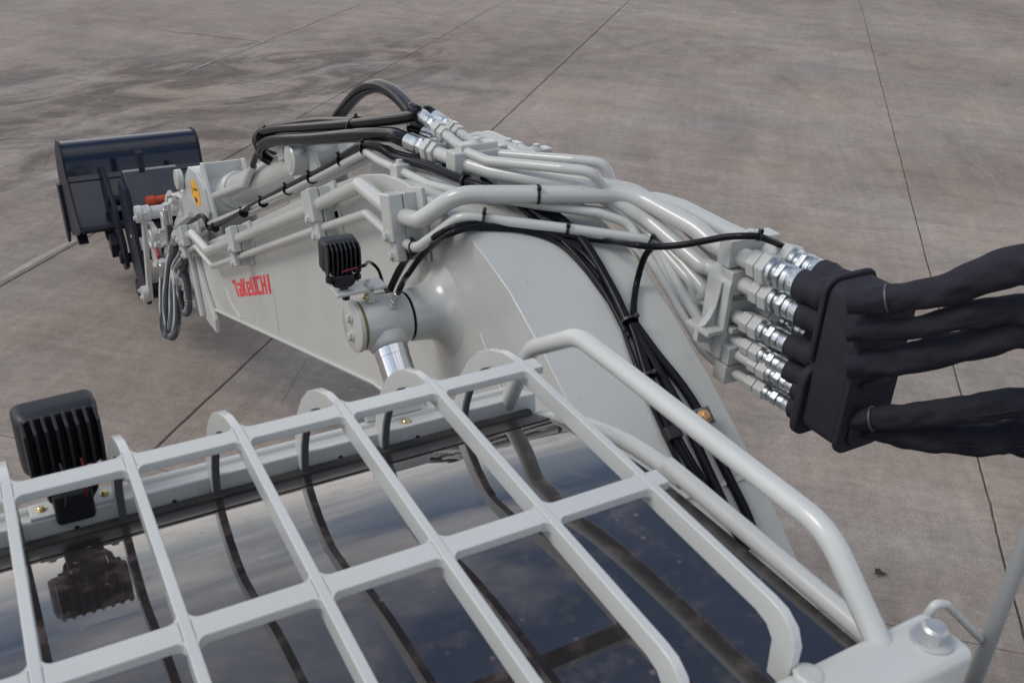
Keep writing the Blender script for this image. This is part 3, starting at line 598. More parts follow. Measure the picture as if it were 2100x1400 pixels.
obj('pocket', polyY(rrect(BX0+0.028, BX1-0.05, BZ0+0.015, BZ0+0.075, 0.02), YB-0.078, YB-0.0685), 'block', blk, bevel=0.004)
for e, row, far, hr in HS:
    c = Vector((min(max(e.x+0.02, BX0+0.035), BX1-0.035), YB+0.03, min(max(e.z-0.0, BZ0+0.03), BZ1-0.035)))
    big = max(hr*1.4, 0.0245)
    P = spline([e-ED*0.012, e.lerp(c, 0.35), e.lerp(c, 0.7), c], 5)
    b = MB(); b.tube(P, [big*(0.96 if i < 2 else 1.0+0.05*math.sin(i*1.2)) for i in range(len(P))], 18); obj('rubber_boot', b, 'block', blk, sharp=50)
    b = MB(); b.tube([e-ED*0.006, e+ED*0.02], hr, 14); obj('hose_stub', b, 'rubber', blk)
SL = [  # start px, ..., thickness, flatten, label
 ([(1735, 622), (1815, 613), (1880, 606), (1950, 588), (2020, 566), (2100, 541)], [0.024, 0.0255, 0.027, 0.029, 0.031, 0.033], 'uppermost black fabric sleeved hose leaving the guide block'),
 ([(1735, 680), (1810, 675), (1875, 670), (1940, 655), (2020, 640), (2100, 636)], [0.020, 0.0205, 0.0215, 0.0235, 0.026, 0.028], 'second black fabric sleeved hose from the top'),
 ([(1735, 748), (1810, 742), (1880, 736), (1950, 716), (2020, 700), (2100, 676)], [0.026, 0.027, 0.029, 0.0315, 0.032, 0.033], 'middle black fabric sleeved hose under the second one'),
 ([(1735, 862), (1785, 858), (1850, 857), (1920, 845), (2000, 836), (2100, 824)], [0.022, 0.024, 0.024, 0.026, 0.028, 0.030], 'fourth black fabric sleeved hose, low beside the guide block'),
 ([(1745, 880), (1800, 882), (1860, 892), (1930, 897), (2010, 900), (2100, 900)], [0.018, 0.024, 0.029, 0.032, 0.034, 0.036], 'lowest and widest black fabric sleeved hose')]
for si, (pp, rr, lab) in enumerate(SL):
    Q = [AY(px, py, YB-0.05-0.045*i) for i, (px, py) in enumerate(pp)]
    d = (Q[-1]-Q[-2]); Q += [Q[-1]+d*1.1+Vector((0, -0.05, -0.02)), Q[-1]+d*2.2+Vector((0.0, -0.22, -0.2)), Vector((2.1, 0.35, 2.0-0.08*si))]
    rr = [q_*0.9 for q_ in rr]; R_ = rr+[rr[-1]]*3; P = spline(Q, 14); rads = [R_[min(len(R_)-1, i//14)]*(1-(i % 14)/14)+R_[min(len(R_)-1, i//14+1)]*((i % 14)/14) for i in range(len(P))]
    def rf(i, a, p, si=si):
        w = noise.noise(Vector((p.x*16+si*5, p.y*16, math.cos(a)*1.1+p.z*9)))*0.24+noise.noise(Vector((p.x*46+si, math.sin(a)*1.5, math.cos(a)*1.5+p.y*30)))*0.13
        return 1+w+0.10*math.cos(2*a)
    b = MB(); b.tube(P, rads, 26, rf=rf, flat=Vector((0, 0, 1))); o = obj('hose_sleeve', b, 'fabric', EX, label=lab, sharp=70)
    b = MB(); b.tube([p+Vector((0, -0.006, 0.002))-Vector((0, 1, 0))*rads[i]*0.95 for i, p in enumerate(P) if 16 < i < 96], 0.0022, 6); obj('sleeve_seam', b, 'fabric', o)
    if si in (0, 3):
        for t in (15,):
            b = MB(); b.lathe([(-0.0018, rads[t]*1.11), (-0.0018, rads[t]*1.15), (0.0018, rads[t]*1.15), (0.0018, rads[t]*1.11)], P[t], P[t+1]-P[t-1], 26); obj('band', b, 'dull_grey', o)
# ---- black hydraulic hoses at the boom top
def hose(pts, r, m='rubber', name='hydraulic_hose', label=None, n=10, seg=14):
    P = spline(pts, n); b = MB(); b.tube(P, r, seg); return obj(name, b, m, EX, label=label, sharp=70), P
def hfit(parent, P, r, hr): return fit_end(parent, P, r, hr)
s1, d1 = hfit(u1, PU1, 0.0125, 0.0145); s2, d2 = hfit(u2, PU2, 0.0125, 0.0145); s3, d3 = hfit(m1, P1, 0.0185, 0.021); s4, d4 = hfit(m2, P2, 0.0185, 0.021)
h1, H1 = hose([s1, s1+d1*0.05, AX(850, 238, 1.10), AX(740, 253, 1.09), AX(640, 261, 1.09), AX(560, 267, 1.09), AX(530, 279, 1.09), AX(530, 302, 1.11), AX(555, 325, 1.14), AX(592, 345, 1.17)], 0.0165, label='black hose on top of the tied bundle, nearest its end fitting')
h2, H2 = hose([s2, s2+d2*0.05, AX(862, 236, 1.16), AX(742, 250, 1.13), AX(650, 250, 1.14), AX(570, 261, 1.13), AX(534, 272, 1.12), AX(526, 292, 1.12), AX(548, 312, 1.16), AX(600, 325, 1.2)], 0.0165)
h3, H3 = hose([s3, s3+d3*0.05, AX(800, 277, 1.075), AX(738, 277, 1.07), AX(640, 285, 1.07), AX(562, 289, 1.07), AX(537, 300, 1.075), AX(538, 318, 1.10), AX(560, 332, 1.13), AX(600, 346, 1.16)], 0.0215, label='thick black hose along the underside of the tied bundle')
h4, H4 = hose([s4, s4+d4*0.06, AX(858, 250, 1.20), AX(826, 207, 1.24), AX(797, 184, 1.26), AX(768, 177, 1.27), AX(737, 190, 1.28), AX(705, 225, 1.30), AX(680, 262, 1.30), AX(660, 300, 1.28)], 0.0235, label='thick black hose rising in a tall arch above the others')
h5, H5 = hose([AX(540, 300, 1.08), AX(530, 312, 1.08), AX(524, 325, 1.085), AX(518, 341, 1.09)], 0.012)
tie(h1, AX(733, 265, 1.10), H1[35]-H1[30], 0.036, (0, 0, 1), 0.006); tie(h1, AX(545, 283, 1.10), Vector((0, 1, -0.3)), 0.038, (0, 0, 1), 0.006)
# ---- cable run on the small tubes of the boom's top left
c1, C1 = hose([AX(x, y, o) for x, y, o in ((384, 462, 1.02), (398, 452, 1.02), (412, 442, 1.02), (423, 452, 1.02), (428, 468, 1.025), (440, 464, 1.03), (470, 448, 1.03), (540, 410, 1.03), (610, 374, 1.03), (672, 343, 1.03), (712, 316, 1.03), (745, 299, 1.03), (778, 303, 1.045), (808, 320, 1.06), (845, 331, 1.06), (885, 343, 1.065), (930, 362, 1.072), (985, 382, 1.095), (1040, 400, 1.14))]+[AT(x, y, o) for x, y, o in ((1100, 425, .016), (1152, 452, .016), (1200, 502, .016), (1250, 585, .016), (1286, 660, .016))], 0.0122, 'cable', 'cable', 'black cable loom strapped along the boom top')
c1b, C1b = hose([AX(x, y, o) for x, y, o in ((748, 302, 1.05), (790, 302, 1.06), (815, 313, 1.075), (870, 326, 1.09), (920, 340, 1.12), (975, 357, 1.16), (1010, 382, 1.17))]+[AT(x, y, o) for x, y, o in ((1062, 420, .012), (1092, 446, .010), (1150, 492, .010), (1200, 545, .010), (1243, 605, .010), (1283, 680, .010))], 0.0065, 'cable', 'cable')
c1c, _ = hose([AT(x, y, o) for x, y, o in ((1070, 424, .012), (1100, 448, .010), (1158, 497, .010), (1207, 550, .010), (1250, 612, .010), (1290, 690, .010))], 0.005, 'cable', 'cable')
b = MB(); p0, d0 = nearest(C1, 668, 346)
for s in (-0.045, 0.045): b.lathe([(s-0.008, 0.0112), (s+0.008, 0.0112)], p0, d0, 14)
obj('yellow_sleeve', b, 'yellow', c1)
b = MB(); b.lathe([(-0.036, 0.0115), (0.036, 0.0115)], p0, d0, 14); obj('splice', b, 'grey', c1)
for px, py in ((440, 462), (500, 432), (540, 410), (590, 384), (640, 359), (700, 322), (750, 300)):
    p, d = nearest(C1, px, py); tie(c1, p-Vector((0, 0, 0.009)), d, 0.0195, (-0.4, 0, 1), 0.0035)
# ---- grease hose and conduit over the boom shoulder
gf = PIN+Vector((0.855, -0.035, 0.055)); gd = Vector((0.12, -0.35, 0.8)).normalized()
nut(LC, gf-gd*0.006, gd, 0.0125, 0.012, 'paint'); nut(LC, gf+gd*0.006, gd, 0.0105, 0.010, 'zinc'); ring(LC, gf+gd*0.016, gd, [(0, 0.0075), (0.002, 0.0092), (0.024, 0.0092), (0.026, 0.007)], 'zinc', 'ferrule')
g1, G1 = hose([gf+gd*0.038, gf+gd*0.07, AX(834, 566, 0.94), AX(872, 517, 0.97), AT(925, 479, .012), AT(985, 465, .010), AT(1060, 466, .012), AT(1130, 483, .012), AT(1190, 515, .012), AT(1240, 572, .012), AT(1276, 630, .012), AT(1302, 690, .014), AT(1326, 770, .012), AT(1362, 860, .012), AT(1400, 930, .012), AT(1450, 1012, .012), AT(1480, 1060, .012)], 0.0075, 'cable', 'cable', 'black grease hose from the cylinder pin over the boom shoulder')
g2, G2 = hose([AX(795, 612, 0.95), AX(808, 580, 0.96), AX(828, 542, 0.96), AX(846, 520, 0.955), AX(884, 490, 0.965), AT(930, 466, .012), AT(985, 459, .010), AT(1080, 469, .014), AT(1165, 484, .018), AT(1240, 494, .022), AX(1300, 502, 1.265), AX(1345, 506, 1.30), AX(1400, 502, 1.335), AX(1450, 493, 1.36), AX(1490, 486, 1.38), AX(1530, 484, 1.40), AX(1562, 487, 1.43), AX(1605, 505, 1.50), AX(1630, 525, 1.53)], 0.0075, 'cable', 'cable', 'corrugated black conduit reaching across to the pipe manifold')
g3, G3 = hose([AX(790, 612, 0.945), AX(803, 578, 0.955), AX(822, 542, 0.955), AX(850, 517, 0.96), AX(890, 497, 0.968), AT(935, 474, .008), AT(990, 469, .006), AT(1070, 474, .006), AT(1135, 494, .006), AT(1180, 530, .006), AT(1232, 595, .006), AT(1268, 650, .006), AT(1290, 710, .008), AT(1318, 785, .008), AT(1350, 860, .008), AT(1385, 935, .008), AT(1430, 1015, .008)], 0.005, 'cable', 'cable')
g4, G4 = hose([AX(1342, 503, 1.305), AX(1322, 527, 1.305), AT(1306, 580, .014), AT(1300, 640, .012), AT(1312, 700, .012), AT(1335, 775, .012), AT(1372, 860, .012), AT(1412, 935, .012), AT(1460, 1015, .012), AT(1490, 1060, .012)], 0.0075, 'cable', 'cable', 'black cable dropping from the conduit down the boom back')
for k, off in ((0, 0), (1, 20)):
    hose([AT(1296+off*0.3, 665, .012), AT(1330+off*0.8, 725, .012), AT(1368+off*1.5, 790, .012), AT(1402+off*1.7, 850, .012), AT(1430+off*1.7, 915, .012), AT(1462+off*1.8, 985, .012), AT(1492+off*1.9, 1050, .012), AT(1530+off*1.5, 1130, .012)], 0.0105, 'cable', 'cable', 'broad black cable on the boom back, ' + ('left of the pair' if k == 0 else 'right of the pair'))
for px, py, r in ((1298, 657, 0.020), (1322, 772, 0.019)):
    p, d = nearest(G1, px, py); tie(g1, p, d, r, (0.4, -0.5, 0.8), 0.007)
p, d = nearest(G1, 1375, 893); b = MB(); b.box(p+Vector((0, 0, 0.004)), (0.036, 0.03, 0.024), align((0, -0.6, 1))); obj('cable_clip', b, 'plastic', g1, bevel=0.004)
p = AT(1436, 858, 0.024); R = align((0, -0.62, 0.78)); b = MB(); b.box(p, (0.052, 0.040, 0.022), R); zb = obj('cable_bracket', b, 'zinc', EX, bevel=0.002, label='zinc cable bracket with orange bolt on the boom back')
bolt(zb, p+R @ Vector((0.004, 0, 0.011)), (0, -0.62, 0.78), 0.0105, OBOLT)
for P, o, px, py, r in ((TP, thick, 1106, 405, RT+0.001), (TN, thin, 988, 449, RN+0.012), (TN, thin, 1168, 470, RN+0.001), (TN, thin, 1335, 495, RN+0.008), (TN, thin, 848, 512, RN+0.001)):
    p, d = nearest(P, px, py); tie(o, p, d, r, (-0.2, -0.6, 0.8), 0.007)
p, d = nearest(C1, 953, 373); tie(c1, p, d, 0.016, (-0.3, 0, 1), 0.007)
p, d = nearest(G2, 1556, 487); tie(g2, p, d, 0.008, (0, 0, 1), 0.005)

# ---- arm cylinder above the boom
A0 = Vector((XC, 3.33, H-1.135)); A1 = Vector((XC, 4.72, H-1.745)); ad = (A1-A0).normalized()
b = MB(); L = (A1-A0).length
b.lathe([(0.05, 0.04), (0.06, 0.066), (0.09, 0.072), (L-0.33, 0.072), (L-0.33, 0.082), (L-0.29, 0.082), (L-0.285, 0.088), (L-0.20, 0.088), (L-0.17, 0.075), (L-0.15, 0.055), (L-0.149, 0.04)], A0, ad, 40)
acyl = obj('arm_cylinder', b, 'paint', EX, bevel=0.002)
b = MB(); b.lathe([(L-0.16, 0.036), (L-0.02, 0.036)], A0, ad, 28); obj('chrome_rod', b, 'chrome', acyl)
b = MB(); b.lathe([(1.062-XC, 0.040), (1.063-XC, 0.052), (1.068-XC, 0.056), (1.1165-XC, 0.056), (1.1165-XC, 0.05), (1.2405-XC, 0.05), (1.2405-XC, 0.056), (1.295-XC, 0.056)], A0, (1, 0, 0), 40); obj('base_eye', b, 'paint', acyl)
b = MB(); b.lathe([(1.060-XC, 0.037), (1.0645-XC, 0.037)], A0, (1, 0, 0), 32); obj('pin_face', b, 'paint', acyl)
bolt(acyl, A0+Vector((1.09-XC, -0.038, 0.040)), (0, -0.7, 0.7), 0.012)
b = MB(); b.box(A0+ad*0.22+Vector((-0.06, 0, 0.05)), (0.05, 0.07, 0.05), Matrix.Rotation(math.radians(-24), 3, 'X')); pb = obj('port_block', b, 'paint', acyl, bevel=0.006)
pn = A0+ad*0.22+Vector((-0.06, -0.035, 0.055)); nut(acyl, pn, (-0.3, -1, 0.2), 0.017, 0.02); nut(acyl, pn+Vector((-0.3, -1, 0.2)).normalized()*0.02, (-0.3, -1, 0.2), 0.013, 0.02)
o, P = pipe([AX(519, 341, 1.09), AX(515, 350, 1.09), AX(503, 378, 1.09), AX(440, 402, 1.08)], 0.0165, 0.06)
for x0 in (1.117, 1.220):
    pr = [(3.12, -1.23), (3.20, -1.12), (3.27, -1.06), (3.33, -1.05), (3.39, -1.07), (3.42, -1.14), (3.45, -1.25), (3.56, -1.44)]
    b = MB(); b.prism(Zp(pr), x0, x0+0.020); obj('cylinder_ear', b, 'paint', boom, bevel=0.004)
# curved cover plates on the boom top ahead of the apex
b = MB(); pr = [(y, top(y)+0.02) for y in (2.45, 2.55, 2.7, 2.85, 2.98)]; pr += [(y, top(y)-0.02) for y in (2.98, 2.45)]
b.prism(Zp(pr), 1.11, 1.25); obj('ear_web', b, 'paint', boom, bevel=0.004)
b = MB(); pr = [(2.62, -0.99), (2.75, -0.93), (2.88, -0.95), (3.0, -1.06), (3.0, -1.18), (2.62, -0.99)]; b.prism(Zp(pr[:-1]), 1.24, 1.256); obj('hose_ear', b, 'paint', boom, bevel=0.003)

# ---- arm (stick)
AP = [(4.60, -1.78), (4.66, -1.68), (4.80, -1.64), (4.96, -1.66), (5.10, -1.80), (5.30, -2.02), (5.6, -2.24), (6.05, -2.62), (6.24, -2.80), (6.33, -2.86), (6.32, -2.94), (6.22, -2.97), (6.05, -2.92), (5.5, -2.74), (5.05, -2.46), (4.92, -2.36), (4.80, -2.33), (4.70, -2.25), (4.68, -2.14), (4.70, -1.98)]
b = MB(); b.prism(Zp(AP), 1.075, 1.281); arm = obj('arm', b, 'paint', EX, bevel=0.004)
for x0 in (1.060, 1.2815): b = MB(); b.prism(Zp(AP[:8]+AP[12:]), x0, x0+0.0145); obj('side_plate', b, 'paint', arm, bevel=0.003)
b = MB(); b.box((XC, 4.73, H-1.705), (0.180, 0.014, 0.25), Matrix.Rotation(math.radians(-8), 3, 'X')); obj('cross_plate', b, 'paint', arm, bevel=0.003)
for x0 in (1.072, 1.270):
    b = MB(); b.prism(Zp([(4.745, -1.575), (4.715, -1.57), (4.64, -1.68), (4.50, -1.83), (4.50, -1.88), (4.74, -1.92)]), x0, x0+0.018); obj('cylinder_ear', b, 'paint', arm, bevel=0.004)
b = MB(); b.lathe([(-0.10, 0.045), (0.10, 0.045)], A1-ad*0.02, (1, 0, 0), 28); obj('rod_pin', b, 'paint', arm, bevel=0.005)
b = MB(); b.lathe([(1.025, 0.03), (1.0255, 0.052), (1.058, 0.052)], (0, AX(366, 368, 1.04).y, AX(366, 368, 1.04).z), (1, 0, 0), 28); obj('ear_boss', b, 'paint', arm, bevel=0.003)
# yellow hexagon warning label with black pictogram
lc = AX(401, 396, 1.0595); b = MB()
hexp = [(0, .068), (.085, .036), (.085, -.036), (0, -.068), (-.085, -.036), (-.085, .036)]
b.add([lc+Vector((-0.0006, a, c)) for a, c in hexp]+[lc+Vector((0, a, c)) for a, c in hexp], [(0, 1, 2, 3, 4, 5), (11, 10, 9, 8, 7, 6)]); wl = obj('warning_label', b, 'yellow', arm, label='yellow hexagonal warning sticker on the arm')
b = MB()
for P in ([(-.04, .034), (.045, .012), (.03, .006), (-.05, .026)], [(.06, .02), (.068, .02), (.068, -.02), (.06, -.02)], [(-.025, -.022), (.02, -.026), (.028, -.038), (.012, -.05), (-.02, -.046), (-.03, -.034)]):
    n = len(P); b.add([lc+Vector((-0.0012, a, c)) for a, c in P], [list(range(n))])
obj('pictogram', b, 'ink', wl)
# pivot pin at boom tip
pv = Vector((0, 4.86, H-2.20)); b = MB(); b.lathe([(XL-0.075, 0.03), (XL-0.0749, 0.045), (XL-0.06, 0.05), (XL-0.0601, 0.075), (XL-0.03, 0.078), (XR+0.03, 0.078)], pv, (1, 0, 0), 32); obj('pivot_pin', b, 'paint', boom)
nut(boom, Vector((XL-0.10, pv.y, pv.z)), (1, 0, 0), 0.042, 0.026)
b = MB(); b.lathe([(0, 0.13), (0.01, 0.125)], Vector((XL-0.0221, pv.y, pv.z)), (-1, 0, 0), 40); obj('boss_pad', b, 'paint', boom)
# bucket cylinder on top of the arm
B0 = Vector((XC, 5.10, H-1.80)); B1 = Vector((XC, 5.98, H-2.26)); bd = (B1-B0).normalized(); L = (B1-B0).length
b = MB(); b.lathe([(0.05, 0.05), (0.06, 0.058), (L-0.30, 0.058), (L-0.30, 0.068), (L-0.20, 0.068), (L-0.19, 0.04)], B0, bd, 30); bcyl = obj('bucket_cylinder', b, 'paint', EX, bevel=0.002)
b = MB(); b.lathe([(L-0.2, 0.03), (L, 0.03)], B0, bd, 24); obj('chrome_rod', b, 'chrome', bcyl)
b = MB(); b.lathe([(-0.10, 0.045), (-0.0995, 0.055), (0.0995, 0.055), (0.10, 0.045)], B0, (1, 0, 0), 28); obj('base_eye', b, 'paint', bcyl)
b = MB(); b.lathe([(-0.20, 0.03), (-0.1995, 0.048), (-0.155, 0.050), (-0.154, 0.040), (0.155, 0.04), (0.155, 0.05), (0.2, 0.048)], B1, (1, 0, 0), 28); obj('crosshead_pin', b, 'paint', bcyl)
# fittings crowding the bucket cylinder end
for px, py, x, r, ax in ((385, 398, 1.09, 0.020, (-0.5, -0.5, 0.6)), (372, 402, 1.09, 0.022, (-0.7, -0.5, 0.3)), (352, 404, 1.05, 0.018, (-0.3, -0.6, 0.8)), (362, 415, 1.04, 0.020, (-0.6, -0.4, 0.4)), (345, 414, 1.02, 0.018, (0, -0.4, 1)), (345, 470, 1.0, 0.018, (-1, -0.2, 0)), (337, 480, 1.0, 0.016, (-1, 0, 0.3)), (335, 500, 1.0, 0.020, (-1, -0.3, 0.2)), (375, 495, 0.97, 0.016, (-0.2, 0.2, -1)), (330, 540, 1.0, 0.024, (-0.7, -0.5, 0.2)), (352, 500, 1.0, 0.017, (-1, 0, 0))):
    c = AX(px, py, x); ax = Vector(ax).normalized(); nut(arm, c, ax, r, 0.03); nut(arm, c+ax*0.03, ax, r*0.8, 0.022)
o, P = pipe([AX(380, 410, 1.08), AX(366, 400, 1.06), AX(350, 402, 1.04), AX(343, 420, 1.01)], 0.014, 0.04)
o, P = pipe([AX(392, 440, 1.05), AX(372, 455, 1.03), AX(352, 478, 1.01), AX(340, 500, 1.0)], 0.016, 0.05)
b = MB(); b.box(AX(342, 455, 1.03), (0.05, 0.10, 0.10)); obj('valve_block', b, 'paint', arm, bevel=0.01)
b = MB(); b.box(AX(318, 500, 1.03), (0.04, 0.16, 0.24)); obj('valve_block', b, 'paint', arm, bevel=0.01)
b = MB(); b.lathe([(-0.05, 0.014), (0.05, 0.014)], AX(322, 515, 1.02), (0, 0.9, 0.4), 16); obj('release_grip', b, 'wire', arm)
b = MB(); b.tube(spline([AX(309, 490, 0.985)+Vector((0, 0.05*math.cos(a), 0.05*math.sin(a))) for a in [k*math.pi/5 for k in range(11)]], 3), 0.008, 8); obj('lifting_eye', b, 'paint', arm)
# side links
lk = []
for x0 in (0.975, 1.352):
    p0, p1 = AX(297, 440, 0.985), AX(309, 588, 0.985); p0 = Vector((0, 5.98, H-2.26)); p1 = Vector((0, 6.14, H-2.86)); n_ = (p1-p0).normalized(); w = Vector((0, n_.z, -n_.y))
    b = MB(); pl = [(p0+w*0.045-n_*0.03), (p0+w*0.03+n_*0.12), (p1+w*0.028-n_*0.12), (p1+w*0.045+n_*0.03), (p1+n_*0.055), (p1-w*0.045+n_*0.03), (p1-w*0.028-n_*0.12), (p0-w*0.03+n_*0.12), (p0-w*0.045-n_*0.03), (p0-n_*0.055)]
    b.prism([(q.y, q.z) for q in pl], x0, x0+0.028); l = obj('side_link', b, 'paint', EX, bevel=0.004)
    for q in (p0, p1):
        b = MB(); xx = x0-0.035 if x0 < 1.1 else x0+0.028; b.lathe([(xx, 0.04), (xx+0.001, 0.052), (xx+0.035, 0.054)], (0, q.y, q.z), (1, 0, 0), 24); e = obj('link_boss', b, 'paint', l)
        bolt(l, Vector((xx if x0 < 1.1 else xx+0.035, q.y-0.01, q.z-0.02)), (-1 if x0 < 1.1 else 1, 0, 0), 0.014)
# navy quick coupler
qc = MB(); CP = [(6.15, -2.90), (6.20, -2.97), (6.38, -2.98), (6.55, -2.86), (6.72, -2.62), (6.74, -2.34), (6.66, -2.26), (6.52, -2.28), (6.40, -2.46), (6.30, -2.62), (6.20, -2.78)]
qc.prism(Zp(CP), 0.975, 1.003); cpl = obj('quick_coupler', qc, 'navy_matt', EX, bevel=0.004, label='dark navy quick coupler between arm and bucket')
b = MB(); b.prism(Zp(CP), 1.353, 1.381); obj('side_plate', b, 'navy_matt', cpl, bevel=0.004)
b = MB(); b.prism(Zp([(6.76, -2.29), (6.70, -2.215), (6.62, -2.205), (6.44, -2.41), (6.46, -2.46), (6.76, -2.46)]), 1.0035, 1.3525); obj('hook_body', b, 'coupler', cpl, bevel=0.008)
b = MB(); b.prism(Zp([(6.60, -2.20), (6.63, -2.09), (6.67, -2.08), (6.70, -2.18)]), 1.10, 1.14); obj('locking_lever', b, 'navy_matt', cpl, bevel=0.004)
b = MB(); b.lathe([(-0.18, 0.03), (-0.17, 0.055), (0.17, 0.055), (0.18, 0.03)], (XC, 6.50, H-2.56), (1, 0, 0), 24); obj('link_pin', b, 'navy_matt', cpl)
b = MB(); b.lathe([(-0.20, 0.03), (-0.195, 0.05), (0.195, 0.05), (0.2, 0.03)], (XC, 6.25, H-2.90), (1, 0, 0), 24); obj('arm_pin', b, 'navy_matt', cpl)
b = MB(); c_ = AY(300, 413, 6.42); b.lathe([(0, 0.02), (0.001, 0.03), (0.05, 0.032), (0.055, 0.024), (0.13, 0.024), (0.135, 0.032), (0.25, 0.03)], c_, (1, 0.05, 0.02), 20); obj('lock_cylinder', b, 'orange', cpl, label='orange lock cylinder in the coupler')
b = MB(); b.lathe([(0, 0.035), (0.03, 0.038)], AX(272, 484, 0.985), (1, 0, 0), 20); o = obj('boss', b, 'navy_matt', cpl); bolt(cpl, AX(272, 484, 0.984), (-1, 0, 0), 0.012)
b = MB(); b.box(AX(287, 594, 0.985), (0.03, 0.13, 0.11)); obj('boss_plate', b, 'navy_matt', cpl, bevel=0.008); bolt(cpl, AX(287, 596, 0.968), (-1, 0, 0), 0.012)

# ---------------------------------------------------------------- bucket (a thing of its own, held by the coupler)
BK = empty('digging_bucket', (1.18, 7.2, 0.2), 'dark navy digging bucket hanging from the arm above the concrete', 'bucket')
BP = [(6.86, -2.665), (6.98, -2.585), (7.16, -2.425), (7.20, -2.385), (7.222, -2.32), (7.245, -2.26), (7.285, -2.215), (7.34, -2.192), (7.41, -2.195), (7.49, -2.225), (7.57, -2.29), (7.63, -2.38), (7.66, -2.50), (7.65, -2.64), (7.60, -2.78), (7.54, -2.89)]
W0, W1 = 0.725, 1.635
def strip(P, t):
    o = []
    for i, (y, z) in enumerate(P):
        a, c = P[max(0, i-1)], P[min(len(P)-1, i+1)]; d = Vector((c[0]-a[0], c[1]-a[1])).normalized(); o.append((y+d.y*t, z-d.x*t))
    return o
ss = [tuple(p) for p in [(v.x, v.y) for v in spline([Vector((y, z, 0)) for y, z in BP[3:]], 3)]]; BS = BP[:3]+ss
inn = strip(BS, 0.014)
b = MB(); n = len(BS)
V = [(x, y, H+z) for x in (W0, W1) for y, z in BS]+[(x, y, H+z) for x in (W0, W1) for y, z in inn]
F = []
for i in range(n-1): F += [(i, i+1, n+i+1, n+i), (2*n+i, 3*n+i, 3*n+i+1, 2*n+i+1)]
for k in range(2): F += [(k*n+i, 2*n+k*n+i, 2*n+k*n+i+1, k*n+i+1) if k else (i, 2*n+i, 2*n+i+1, i+1)[::-1] for i in range(n-1)]
F += [(0, n, 3*n, 2*n), (n-1, 3*n-1, 4*n-1, 2*n-1)]
b.add(V, F); shell = obj('shell', b, 'navy', BK, sharp=25)
for x0 in (W0-0.014, W1): b = MB(); b.prism(Zp(strip(BS, -0.012)+[(7.35, -2.87), (7.05, -2.76)]), x0, x0+0.0138); obj('side_plate', b, 'navy_matt', BK, bevel=0.003)
for x0 in (W0-0.036, W1+0.014): b = MB(); b.prism(Zp([(7.69, -2.58), (7.59, -2.94), (7.52, -2.985), (7.45, -2.91), (7.50, -2.72), (7.57, -2.56)]), x0, x0+0.0215); obj('side_cutter', b, 'navy_matt', BK, bevel=0.003)
b = MB(); b.box((XC, 6.875, H-2.665), (W1-W0-0.004, 0.035, 0.035), Matrix.Rotation(0.6, 3, 'X')); obj('lip_bar', b, 'navy_matt', BK, bevel=0.004)
b = MB(); b.box((XC, 7.52, H-2.905), (W1-W0-0.004, 0.03, 0.05), Matrix.Rotation(-0.5, 3, 'X')); obj('cutting_edge', b, 'navy_matt', BK, bevel=0.004)
for k in range(5):
    x = W0+0.06+k*(W1-W0-0.12)/4
    b = MB(); b.prism(Zp([(7.55, -2.88), (7.50, -2.90), (7.42, -2.97), (7.43, -2.985), (7.50, -2.97), (7.57, -2.93)]), x-0.035, x+0.035); obj('tooth', b, 'navy_matt', BK, bevel=0.004)
b = MB(); b.box((XC, 7.17, H-2.418), (W1-W0-0.002, 0.012, 0.012)); obj('weld_bead', b, 'navy_matt', BK, bevel=0.003)
for x0 in (0.935, 1.395):
    b = MB(); b.prism(Zp([(7.215, -2.36), (7.14, -2.32), (7.02, -2.36), (6.80, -2.50), (6.62, -2.70), (6.60, -2.86), (6.70, -2.92), (6.90, -2.70), (7.17, -2.44)]), x0, x0+0.028); obj('ear', b, 'navy_matt', BK, bevel=0.004)
for y, z in ((6.69, -2.83), (6.93, -2.50)):
    b = MB(); b.lathe([(0.915, 0.02), (0.916, 0.035), (1.44, 0.035)], (0, y, H+z), (1, 0, 0), 20); obj('bucket_pin', b, 'navy_matt', BK)
b = MB(); b.prism(Zp([(6.86, -2.70), (6.78, -2.76), (6.80, -2.86), (6.88, -2.80)]), 0.885, 0.935); obj('stop_lug', b, 'navy_matt', BK, bevel=0.004)

# ---- spiral-guarded hose loops at the boom tip
def spiral(pp, x, r=0.017, label=None, fit=True):
    P = spline([AX(px, py, x if not isinstance(x, list) else x[i]) for i, (px, py) in enumerate(pp)], 10)
    L = sum((a-c).length for a, c in zip(P, P[1:])); m = int(L/0.0042); Q = [along(P, k/m)[0] for k in range(m+1)]
    b = MB(); b.tube(Q, [r*(1.18 if k % 3 == 0 else 0.90) for k in range(m+1)], 12); o = obj('hydraulic_hose', b, 'spiral', EX, label=label, sharp=40)
    if fit:
        d = (Q[0]-Q[3]).normalized(); ring(o, Q[0]-d*0.005, d, [(0, r*0.9), (0.003, r*1.1), (0.09, r*1.1), (0.095, r*0.8)], 'zinc', 'ferrule'); nut(o, Q[0]+d*0.085, d, r*1.15, 0.03)
    return o
spiral([(345, 458), (348, 485), (351, 512), (352, 540), (347, 562)], 0.985, 0.020, 'spiral guarded hose dropping from the bucket cylinder fitting')
spiral([(334, 565), (333, 610), (334, 655), (341, 684), (349, 682), (354, 650), (355, 600), (360, 550), (374, 524)], [.98, .97, .96, .95, .94, .93, .93, .93, .94], 0.020)
spiral([(361, 502), (348, 540), (342, 590), (341, 640), (346, 680), (354, 690), (362, 668), (363, 610), (362, 560), (377, 533)], [.96, .94, .92, .92, .92, .92, .92, .93, .93, .94], 0.019, 'outer spiral guarded hose loop hanging lowest at the boom tip', False)
spiral([(378, 535), (371, 565), (369, 600), (376, 634), (384, 641), (387, 625), (385, 590), (378, 560)], [.95, .94, .94, .94, .94, .94, .95, .95], 0.017, 'short spiral guarded hose loop right of the long loops', False)
